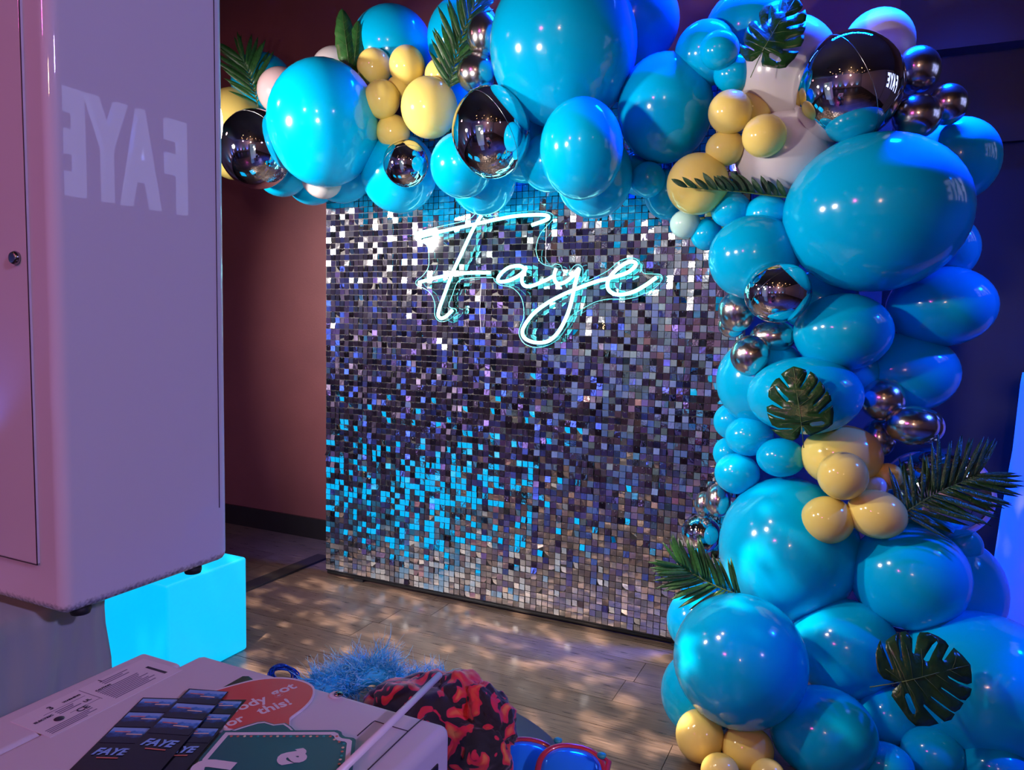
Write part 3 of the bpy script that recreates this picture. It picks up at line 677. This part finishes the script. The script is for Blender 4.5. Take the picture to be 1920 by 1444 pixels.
# ------------------------------------------------------------------ glowing cube
cube = box('light_cube', (-.4, -.4, .004), (0, 0, .404), 'cube_emit', None, .012, 4); cube.location = (-2.302, 2.30, 0)
tag(cube, 'glowing cyan light cube standing on the floor right behind the booth', 'light cube', 'light cubes')
cube2 = link('light_cube', cube.data); cube2.location = (-3.45, 2.32, 0); wn(cube2)
tag(cube2, 'cyan light cube hidden by the booth, seen mirrored at the panel left edge', 'light cube', 'light cubes'); box('base_plate', (-.36, -.36, 0), (-.04, -.04, .006), 'rubber', cube2)
o = box('base_plate', (-.36, -.36, 0), (-.04, -.04, .006), 'rubber', cube)
cc = thing('floor_strip', 'flat black strip on the floor left of the panel', 'cable cover', tuple(onZ(535, 1075, 0)))  # thin flat black strip laid on the floor
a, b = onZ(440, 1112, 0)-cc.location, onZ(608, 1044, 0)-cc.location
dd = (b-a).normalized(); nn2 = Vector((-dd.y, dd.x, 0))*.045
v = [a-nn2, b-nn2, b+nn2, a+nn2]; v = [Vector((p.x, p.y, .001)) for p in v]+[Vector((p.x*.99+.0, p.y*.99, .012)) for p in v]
mesh('strip_slab', v, [(3,2,1,0),(4,5,6,7),(0,1,5,4),(1,2,6,5),(2,3,7,6),(3,0,4,7)], 'panel_black', cc)
# white draped column at the right edge
dc = onZ(2030, 1290, 0); dcol = thing('draped_column', 'white cloth covered column at the right picture edge', 'column', (dc.x, dc.y, 0))
prof = []
Dd = (CP-dc).dot(BACK)
for yy, xx in ((700,1921),(722,1918),(850,1908),(910,1900),(980,1892),(1130,1879),(1290,1868)):
    P = atD(xx, yy, Dd); prof.append(((Vector((P.x, P.y))-Vector((dc.x, dc.y))).length, max(0, P.z)))
prof = [(.02, prof[0][1]+.01), (prof[0][0]*.9, prof[0][1]+.008)]+prof
prof = prof[::-1]
vv, fx, seg = [], [], 72
for r_, z in prof:
    for k_ in range(seg): a_ = 2*math.pi*k_/seg; w_ = 1+.02*math.sin(9*a_)*(1-z/1.6); vv.append((r_*w_*math.cos(a_), r_*w_*math.sin(a_), z))
for i in range(len(prof)-1):
    for k_ in range(seg): k2 = (k_+1) % seg; fx.append((i*seg+k_, i*seg+k2, (i+1)*seg+k2, (i+1)*seg+k_))
mesh('cloth_cover', vv, fx, 'drape_white', dcol, True)
# ------------------------------------------------------------------ black table with printer and props
TC, TR, TH = (-.60, .83), .30, .75
tb = thing('round_table', 'small round black table under the flame hat and goggles', 'table', (*TC, 0))
lathe('table_top', [(TR-.01, TH-.03), (TR, TH-.024), (TR, TH-.004), (TR-.006, TH)], 'table_black', tb, 72)
lathe('table_leg', [(.035, .02), (.035, TH-.03)], 'table_black', tb, 24); lathe('table_base', [(.22, 0), (.22, .012), (.05, .03)], 'table_black', tb, 40)
t2 = thing('printer_table', 'black table under the photo printer', 'table', (-.66, .32, 0))
box('table_top', (-.27, -.18, TH-.03), (.27, .20, TH), 'table_black', t2, .004)
for sx in (-.24, .24):
    for sy in (-.15, .17): box('leg', (sx-.015, sy-.015, 0), (sx+.015, sy+.015, TH-.03), 'table_black', t2)
PT = .95
pr_ = thing('photo_printer', 'white desktop photo printer with warning labels on its top', 'printer', (-.64, .45, TH)); O = pr_.location.copy()
def pz(x, y, dz=0.): return onZ(x, y, PT+dz)-O
a, b, c, d_ = onZ(270,1222,PT), onZ(345,1240,PT), onZ(385,1225,PT), onZ(832,1372,PT)
xl, xm, xr, yl, yr = a.x, b.x, d_.x, a.y, c.y
box('body', (xl-O.x, .18-O.y, 0), (xm-O.x+.002, yl-O.y, PT-TH), 'printer_white', pr_, .006, 3)
box('top_cover', (xm-O.x, .18-O.y, .002), (xr-O.x, yr-O.y, PT-TH), 'printer_white', pr_, .012, 4)
sw = box('side_window', (xr-O.x-.004, .2-O.y, .02), (xr-O.x+.0015, yr-O.y-.03, PT-TH-.03), 'smoke_window', pr_, .002, 2)
box('window_bar', (xr-O.x, yr-O.y-.088, .02), (xr-O.x+.004, yr-O.y-.074, PT-TH-.02), 'printer_white', sw)
def line(pts, r_=.0006, m_='ink', par=None, nm='panel_line'): return tube(nm, [pz(*p, .0002) for p in pts], r_, m_, par or pr_, 4)
line([(670,1380),(697,1356),(703,1352),(744,1365),(765,1371)], .0007); line([(800,1341),(766,1371),(690,1444)], .0007)
sc1 = pz(630, 1303, .001); o = lathe('recess', [(.009, 0), (.0085, .0006), (.006, .0008)], 'printer_label', pr_, 20); o.location = sc1
o = lathe('screw', [(.0055, 0), (.0055, .0022), (.003, .0032), (.001, .0034)], 'lock_metal', pr_, 18); o.location = sc1+Vector((.004, 0, .0006))
# rating label: a thin sheet with its print
la, lb, lc, ld = [pz(*p, .0006) for p in ((19,1353),(269,1235),(342,1256),(94,1383))]
lab = plate('rating_label', [la, ld, lc, lb], .0005, 'printer_label', pr_)
def uv(u, v_, dz=.0003): p = la*(1-u)*(1-v_)+lb*u*(1-v_)+lc*u*v_+ld*(1-u)*v_; return p+Vector((0, 0, dz))
du_, dv_ = (lb-la).normalized(), (ld-la).normalized(); LL, LW = (lb-la).length, (ld-la).length
def bar(u0, u1, v0, h, m_='ink_grey', nm='text_line'):
    p = [uv(u0, v0), uv(u0, v0+h), uv(u1, v0+h), uv(u1, v0)]; return plate(nm, p, .0002, m_, lab)
rg_ = random.Random(9)
bar(.14, .43, .30, .008); bar(.455, .459, .05, .6); bar(.24, .45, .60, .008)
for j in range(9): bar(.50, .50+rg_.uniform(.28, .36), .38+j*.055, .022)
for j in range(3): bar(.60, .60+rg_.uniform(.16, .26), .10+j*.06, .022)
for j in range(4): bar(.03, .03+rg_.uniform(.22, .36), .76+j*.05, .02)
for j in range(3): bar(.20, .20+rg_.uniform(.10, .2), .36+j*.055, .022)
bar(.90, .925, .34, .50, 'ink', 'barcode')
def ltext(t, u, v_, s): return text_obj('label_text', t, 'ink', uv(u, v_, .0005), du_, s, lab, thick=.0001, bold=.0002)
ltext('3', .20, .24, .012); ltext('1', .60, .12, .010); ltext('CE', .27, .72, .012); ltext('UL', .37, .52, .007)
ltext('WARNING', .30, .22, .0045); ltext('CAUTION', .50, .36, .0045); ltext('ELECTRIC', .05, .44, .005)
cp = uv(.16, .62, .0004); o = lathe('mark_disc', [(.0055, 0), (.0055, .0002)], 'ink', lab, 20); o.location = cp
# photo strips, each its own thing
def strip(label, fl_, fr__, nl, dz, txt, shift=0.):
    """far-left, far-right pixel of the strip and a near-left pixel give its place on the printer top"""
    A, B_, Cn = onZ(*fl_, PT+dz), onZ(*fr__, PT+dz), onZ(*nl, PT+dz)
    root = thing('photo_strip', label, 'photo strip', tuple(A), 'photo strips on the printer')
    uu = (B_-A); W = uu.length; uu.normalize(); vv_ = Vector((uu.y, -uu.x, 0)); dv3 = (Cn-A).normalized()
    Hh = W*3.0
    def q_(u, v_, dz_=0.): return uu*(u*W)+dv3*(v_*Hh)+Vector((0, 0, dz_))
    plate('card', [q_(0, 0), q_(0, 1.25), q_(1, 1.25), q_(1, 0)], .0008, 'card_black', root)
    for k_ in range(3):
        v0 = .02+k_*.215; p = [(.05, v0), (.05, v0+.195), (.95, v0+.195), (.95, v0)]
        me_v = [(0, 0, 0), (1, 0, 0), (1, 1, 0), (0, 1, 0)]
        o = mesh('photo', [q_(.04, v0+.2, .0003), q_(.96, v0+.2, .0003), q_(.96, v0, .0003), q_(.04, v0, .0003)], [(0, 1, 2, 3)], 'photo_print', root)
        # local frame so that the picture runs along the strip
        Mx = Matrix((uu, -dv3, Vector((0, 0, 1)))).transposed().to_4x4(); Mx.translation = q_(.04, v0+.2, .0003)
        o.data.transform(Mx.inverted()); o.matrix_local = Mx; md = o.modifiers.new('solid', 'SOLIDIFY'); md.thickness = .0002
        for g_ in range(2):
            t_ = bar_pts = [q_(.15+.3*g_, v0+.05+.03*g_, .0005), q_(.15+.3*g_, v0+.062+.03*g_, .0005), q_(.5+.3*g_, v0+.062+.03*g_, .0005), q_(.5+.3*g_, v0+.05+.03*g_, .0005)]
            plate('caption', t_, .0001, 'bulb_cream' if g_ else 'bulb_red', root)
    text_obj('lettering', txt, 'print_blue', q_(.12, .80, .0006), uu, W*.34, root, thick=.0001, shear=.3, bold=.0006, xs=.9)
    bar_p = [q_(.3, .83, .0005), q_(.3, .842, .0005), q_(.75, .842, .0005), q_(.75, .83, .0005)]; plate('subtitle', bar_p, .0001, 'bulb_red', root)
    return root
strip('left photo strip with FAYE lettering, lying lowest on the printer', (268,1308), (345,1310), (130,1444), .0016, 'FAYE')
strip('right photo strip with FAYE lettering beside the teal sign', (388,1312), (462,1312), (262,1444), .0042, 'FAYE')
strip('middle photo strip with FAYE lettering, topmost of three', (354,1291), (428,1297), (205,1444), .0060, 'FAYE')
blk = [onZ(x, y, PT+.0028) for x, y in ((330,1444),(395,1370),(416,1368),(428,1374),(360,1460),(325,1462))]
# dark board under the red bubble
bo = thing('black_prop_card', 'black card tucked under the red speech bubble sign', 'prop sign', tuple(onZ(440, 1290, PT+.0012)))
bp = [(395,1302),(455,1268),(466,1268),(474,1274),(470,1310),(420,1330)]; plate('card', [onZ(x, y, PT+.0012)-bo.location for x, y in bp], .001, 'card_black', bo)
# red speech bubble
def zoom2(x, y): return (340+x/5.333, 1220+y/5.333)
bub = thing('speech_bubble_sign', 'red speech bubble prop sign with white lettering', 'prop sign', tuple(onZ(500, 1310, PT+.004))); O2 = bub.location.copy()
bo_px = [(330,395),(520,340),(720,290),(900,268),(1080,272),(1220,300),(1310,345),(1335,400),(1310,480),(1240,560),(1150,630),(1105,665),(1090,690),(1090,725),(1070,790),(900,800),(700,810),(480,790),(380,740),(320,600)]
cen = Vector((760, 540))
plate('board', catmull([onZ(*zoom2(x, y), PT+.0034)-O2 for x, y in bo_px]+[onZ(*zoom2(*bo_px[0]), PT+.0034)-O2], 3)[:-1], .0028, 'paper_white', bub)
ins = [(cen.x+(x-cen.x)*.965, cen.y+(y-cen.y)*.95) for x, y in bo_px]
plate('red_face', catmull([onZ(*zoom2(x, y), PT+.0037)-O2 for x, y in ins]+[onZ(*zoom2(*ins[0]), PT+.0037)-O2], 3)[:-1], .0003, 'sign_red', bub)
def word(txt, p0, p1, size, par, O_, dz, m_='paper_white', **kw):
    a_, b_ = onZ(*zoom2(*p0), PT+dz), onZ(*zoom2(*p1), PT+dz); return text_obj('lettering', txt, m_, a_-O_, b_-a_, size, par, thick=.0001, **kw)
word('nobody', (270,712), (870,500), .0235, bub, O2, .0040, bold=.0005); word('got', (930,455), (1180,360), .0235, bub, O2, .0040, bold=.0005)
word('for', (430,780), (650,690), .0215, bub, O2, .0040, bold=.0005); word('this!', (790,640), (1220,495), .0235, bub, O2, .0040, bold=.0005)
# teal sign behind, its crest showing, and the teal marquee sign
def sign_teal(label, px_out, dz, inset_c, k_=.955):
    root = thing('teal_sign', label, 'prop sign', tuple(onZ(*zoom2(*inset_c), PT+dz))); O_ = root.location.copy()
    plate('board', [onZ(*zoom2(x, y), PT+dz)-O_ for x, y in px_out], .0025, 'sign_teal', root)
    def ring(s): return [onZ(*zoom2(inset_c[0]+(x-inset_c[0])*s, inset_c[1]+(y-inset_c[1])*s), PT+dz+.0003)-O_ for x, y in px_out]
    plate('white_border', ring(k_), .0003, 'paper_white', root, holes=[ring(k_-.06)])
    return root, O_
s0, O3 = sign_teal('teal sign lying under the marquee sign, only its crest showing', [(480,800),(600,760),(760,712),(830,705),(930,735),(1040,722),(1100,760),(1140,800),(1130,960),(500,960)], .0058, (820,850))
mq = [(420,800),(1560,795),(1600,812),(1612,845),(1640,862),(1720,872),(1745,890),(1740,930),(1700,1300),(1650,1500),(60,1500),(180,1080)]
s1, O4 = sign_teal('teal marquee sign with white border and a large letter a', mq, .0090, (900,1200))
for t_ in range(17):
    x = 500+t_*66; o = lathe('marquee_dot', [(.0016, 0), (.0015, .0004)], ('bulb_red', 'bulb_red', 'bulb_cream', 'bulb_red', 'goggle_teal')[t_ % 5], s1, 10); o.location = onZ(*zoom2(x, 858), PT+.0094)-O4
for t_, (x, y) in enumerate(((1530,890),(1580,912),(1625,932),(1615,970),(1608,1010),(1600,1052),(1590,1090),(1580,1135),(1572,1180))):
    o = lathe('marquee_dot', [(.0016, 0), (.0015, .0004)], ('bulb_cream', 'bulb_red', 'goggle_teal')[t_ % 3], s1, 10); o.location = onZ(*zoom2(x, y), PT+.0094)-O4
word('a', (1235,1105), (1215,930), .054, s1, O4, .0094, bold=.0022)
word('n', (330,1330), (520,1130), .075, s1, O4, .0096, bold=.003)
# white stick
st = tube('prop_stick', [onZ(824,1266,PT+.014), onZ(740,1348,PT+.013), onZ(600,1484,PT+.012)], .0042, 'stick_white', None, 14); tag(st, 'thin white prop stick lying across the printer corner', 'stick')
# ------------------------------------------------------------------ flame print hat
hat = thing('flame_hat', 'black floppy hat with red flame print beside the printer', 'hat', (-.50, .86, TH)); HO = hat.location.copy()
def blob(name, c, ax, mtl, parent, amp=.12, fr_=2.2, seed=0, n=5):
    bm = bmesh.new(); bmesh.ops.create_icosphere(bm, subdivisions=n, radius=1)
    r_, u_, b_ = ax
    for v_ in bm.verts:
        p = v_.co.copy(); k_ = 1+amp*mnoise.noise(p*fr_+Vector((seed, 0, 0)))+amp*.6*abs(mnoise.noise(p*fr_*2.3+Vector((0, seed, 3))))
        p = p*k_; v_.co = c+r_*p.x+u_*p.y+b_*p.z
        v_.co.z = max(v_.co.z, TH+.001-HO.z)
    return bmobj(name, bm, mtl, parent, True)
def pxax(D, rx, ry, rd, rot=0):
    s_ = D/F; a_ = R(rot); return ((RIGHT*math.cos(a_)+UP*math.sin(a_))*rx*s_, (UP*math.cos(a_)-RIGHT*math.sin(a_))*ry*s_, BACK*rd*s_)
blob('crown', atD(805, 1362, 1.0)-HO, pxax(1.0, 118, 92, 90, -6), 'flame_cloth', hat, .22, 2.0, 3.1)
blob('crown_fold', atD(755, 1316, 1.03)-HO, pxax(1.03, 82, 40, 60, 14), 'flame_cloth', hat, .2, 2.2, 5.2)
blob('crown_fold', atD(872, 1305, .99)-HO, pxax(.99, 52, 42, 50, -30), 'flame_cloth', hat, .18, 2.0, 9.3)
blob('folded_brim', atD(922, 1340, .965)-HO, pxax(.965, 38, 62, 40, 30), 'flame_cloth', hat, .2, 2.2, 7.7)
blob('drape', atD(895, 1420, .95)-HO, pxax(.95, 62, 70, 44, -10), 'flame_cloth', hat, .2, 2.2, 1.4)
# ------------------------------------------------------------------ feather boa and tinsel
boa = thing('feather_boa', 'fluffy bright blue feather boa heaped behind the printer', 'feather boa', (-.66, .98, TH)); BO = boa.location.copy()
bp_ = catmull([atD(x, y, D)-BO for x, y, D in ((590,1290,1.10),(625,1288,1.10),(660,1282,1.12),(690,1265,1.13),(720,1268,1.14),(755,1285,1.15),(790,1290,1.16),(835,1288,1.17))], 10)
tube('core', bp_, lambda t: .016, 'boa_blue', boa, 10)
rb = random.Random(4); fv, ff, fm = [], [], []
for i in range(2400):
    t = rb.random(); j = min(len(bp_)-1, int(t*(len(bp_)-1))); p = bp_[j]
    hump = math.exp(-((t-.42)/.16)**2)
    cl_ = math.floor(t*26); d = Vector((math.sin(cl_*2.4)*.9-.3+rb.gauss(0, .35), math.cos(cl_*1.7)*.6+rb.gauss(0, .35), .55+.5*math.sin(cl_*4.1)+rb.gauss(0, .3))).normalized(); ln = rb.uniform(.018, .036)*(1+.45*hump); cl = Vector((rb.gauss(0, 1), rb.gauss(0, 1), rb.gauss(-.2, .6))).normalized()
    sd = d.cross(cl).normalized(); w_ = rb.uniform(.0006, .0014); n0 = len(fv); K = 5
    base = p+d*.008
    for k_ in range(K+1):
        u = k_/K; c = base+d*ln*u+cl*ln*.55*u*u+sd*ln*.12*math.sin(u*7+i); ww = w_*(1-.8*u); fv += [c-sd*ww, c+sd*ww]
    for k_ in range(K): a_ = n0+2*k_; ff.append((a_, a_+1, a_+3, a_+2)); fm.append(1 if rb.random() < .25 or k_ > 3 else 0)
o = mesh('plumes', fv, ff, None, boa, True, mats=['boa_blue', 'boa_light']); o.data.polygons.foreach_set('material_index', fm); o['kind'] = 'stuff'
tn = thing('tinsel_loop', 'small blue tinsel loop behind the printer edge', 'tinsel', tuple(atD(530, 1268, 1.12))); TO = tn.location.copy(); rb = random.Random(5)
for k_ in range(9):
    cx_, cy_ = 530+rb.uniform(-4, 4), 1268+rb.uniform(-4, 4); a0, rxx, ryy = rb.uniform(0, 6), rb.uniform(18, 29), rb.uniform(10, 19)
    pts = [atD(cx_+rxx*math.cos(q2), cy_+ryy*math.sin(q2)+4*math.cos(q2), 1.12+.012*math.sin(q2*2+a0))-TO for q2 in [2*math.pi*i/28 for i in range(28)]]
    tube('strand', pts, .0013, 'tinsel_blue', tn, 5, True)
# ------------------------------------------------------------------ goggles
gg = thing('novelty_goggles', 'red framed novelty goggles with blue mirrored lenses', 'goggles', tuple(atD(1040, 1470, .97))); GO = gg.location.copy()
def ring_px(cx_, cy_, rx, ry, D, dD, rot, n=44):
    out = []
    for i in range(n):
        q2 = 2*math.pi*i/n; c_, s_ = math.cos(q2), math.sin(q2); c2 = math.copysign(abs(c_)**.85, c_); s2 = math.copysign(abs(s_)**.85, s_)
        x = rx*c2; y = ry*s2; a_ = R(rot); out.append(atD(cx_+x*math.cos(a_)-y*math.sin(a_), cy_+x*math.sin(a_)+y*math.cos(a_), D+dD*s2)-GO)
    return out
for cx_, cy_, rx, ry, D in ((988,1440,57,52,.985),(1070,1452,62,52,.955)):
    rp = ring_px(cx_, cy_, rx, ry, D, -.03, 9); rim = tube('rim', rp, .0042, 'goggle_red', gg, 10, True)
    cen_ = sum(rp, Vector())/len(rp); nrm_ = (rp[11]-cen_).cross(rp[0]-cen_).normalized()
    if nrm_.dot(BACK) < 0: nrm_ = -nrm_
    vv = [cen_+nrm_*.009]; fx = []; n = len(rp)
    for s_, hh in ((.35, .008), (.7, .0045), (1., 0)): vv += [cen_+(p-cen_)*s_+nrm_*hh for p in rp]
    for i in range(n):
        j = (i+1) % n; fx.append((0, 1+i, 1+j))
        for q2 in range(2): fx.append((1+q2*n+i, 1+(q2+1)*n+i, 1+(q2+1)*n+j, 1+q2*n+j))
    o = mesh('lens', vv, fx, 'goggle_lens', gg, True); leaf_solid(o, .0012)
tube('bridge', [atD(1015,1452,.965)-GO, atD(1028,1440,.958)-GO], .004, 'goggle_red', gg, 8)
for x, y, D in ((1046,1391,1.0),(1128,1419,.955)):
    c_ = atD(x, y, D)-GO; o = lathe('hinge_ornament', [(.0055, 0), (.006, .003), (.003, .005)], 'goggle_teal', gg, 12); o.location = c_
    tube('temple', [c_, c_+Vector((.01, .0, -.004)), c_+Vector((.016, -.06, -.03))], .0035, 'goggle_red', gg, 8)
# ------------------------------------------------------------------ lamps of the room (seen in the mirror surfaces)
wm = None
k_ = 0
for ix in range(5):
    for iy in range(4):
        dwn = thing('downlight', 'small warm ceiling downlight reflected in the mirror orbs', 'ceiling light', (-2.6+ix*1.35+.2*(iy % 2), -3.9+iy*1.15, RH), 'warm downlights behind the viewer')
        if wm is None:
            h_ = lathe('housing', [(.05, 0), (.05, -.06), (.042, -.065), (.038, -.03)], 'fixture_black', dwn, 20); e_ = lathe('bulb', [(.02, -.045), (.034, -.05), (.034, -.056), (.02, -.06)], 'downlight_emit', dwn, 16); wm = (h_.data, e_.data)
        else: link('housing', wm[0], dwn); link('bulb', wm[1], dwn)
for x, nm, ln in ((-.1, 'long blue LED bar on the ceiling above the arch', .9), (-1.3, 'short blue LED bar on the ceiling left of the long one', .6)):
    br = thing('led_bar', nm, 'stage light', (x, 3.30, 3.52), 'blue LED bars above the arch'); box('housing', (-ln/2-.03, -.04, -.03), (ln/2+.03, .04, .1), 'fixture_black', br)
    n = int(ln/.06)
    for i in range(n): o = lathe('led', [(.014, -.036), (.014, -.031)], 'blue_led', br, 10); o.location = (-ln/2+.03+i*.06, 0, 0)
sd_ = thing('lamp_stand', 'photo lamp on a stand left of the booth, outside the picture', 'lamp', (-3.6, .86, 0))
tube('pole', [(0, 0, 0), (0, 0, 2.0)], .014, 'fixture_black', sd_); o = lathe('lamp_head', [(.05, -.1), (.1, -.02), (.1, 0)], 'fixture_black', sd_, 28)
o.matrix_local = Matrix.Translation((.02, .03, 2.08)) @ (Vector((1.65, 2.25, -.48))).to_track_quat('Z', 'Y').to_matrix().to_4x4()
for i in range(3): a_ = 2.1*i; tube('leg', [(0, 0, .35), (.4*math.cos(a_), .4*math.sin(a_), .01)], .008, 'fixture_black', sd_)
# lit FAYE letters on the right wall, mirrored in the booth side
sign = thing('wall_letters', 'lit block letters FAYE on a black frame, mirrored in the booth side', 'sign', (1.5, 0, 0))
def mirror_hit(px, py):
    p = onX(px, py, BX); d = ray(px, py).normalized(); d.x = -d.x; t = (1.5-p.x)/d.x; return p+d*t
h1, h2, h3 = mirror_hit(352, 232), mirror_hit(350, 395), mirror_hit(118, 300)
H = abs(h1.z-h2.z); Wd = abs(h1.y-h3.y)
for i, ch in enumerate('FAYE'):
    t_ = text_obj('letter', ch, 'letter_emit', Vector((0, h1.y-i*Wd/3.5, h2.z)), Vector((0, -1, 0)), H*1.38, sign, Vector((-1, 0, 0)), thick=.02, bold=.03, xs=Wd/3.5*.86/(H*1.38*.6))
for zz in (h2.z-.03, h1.z+.03): tube('rail', [(.03, h1.y+.1, zz), (.03, h1.y-Wd/3.5*4-.05, zz)], .012, 'fixture_black', sign)
for yy in (h1.y+.1, h1.y-Wd/3.5*4-.05): tube('post', [(.03, yy, 0), (.03, yy, h1.z+.1)], .016, 'fixture_black', sign)
# added patterned spot, standing in for dapples the sequins reflect onto the floor
gb = lamp('added_dapple_light', 'SPOT', (-1.9, .9, 3.4), 2900, (1, .72, .56), (-1.45, 2.62, 0), .02, spot=48, blend=.6)
nt = gb.data; nt.use_nodes = True; nt = nt.node_tree; em = nt.nodes['Emission']
tc = nt.nodes.new('ShaderNodeTexCoord'); vo = nt.nodes.new('ShaderNodeTexNoise'); vo.inputs['Scale'].default_value = 27; vo.inputs['Detail'].default_value = 2.5
mp_ = nt.nodes.new('ShaderNodeMapping'); mp_.inputs['Scale'].default_value = (1, 1.7, 1)
nt.links.new(tc.outputs['Normal'], mp_.inputs[0]); nt.links.new(mp_.outputs[0], vo.inputs['Vector'])
rr = nt.nodes.new('ShaderNodeValToRGB'); rr.color_ramp.elements[0].position = .54; rr.color_ramp.elements[0].color = (.025, .025, .025, 1); rr.color_ramp.elements[1].position = .66
nt.links.new(vo.outputs['Fac'], rr.inputs[0]); nt.links.new(rr.outputs[0], em.inputs['Strength'])
ef = thing('added_dapple_housing', 'black housing added on the ceiling for the floor dapple light', 'stage light', (-1.9, .86, 3.45))  # unseen housing added for the dapple spot
lathe('housing', [(.06, .0), (.07, .05), (.06, .17)], 'fixture_black', ef, 24)
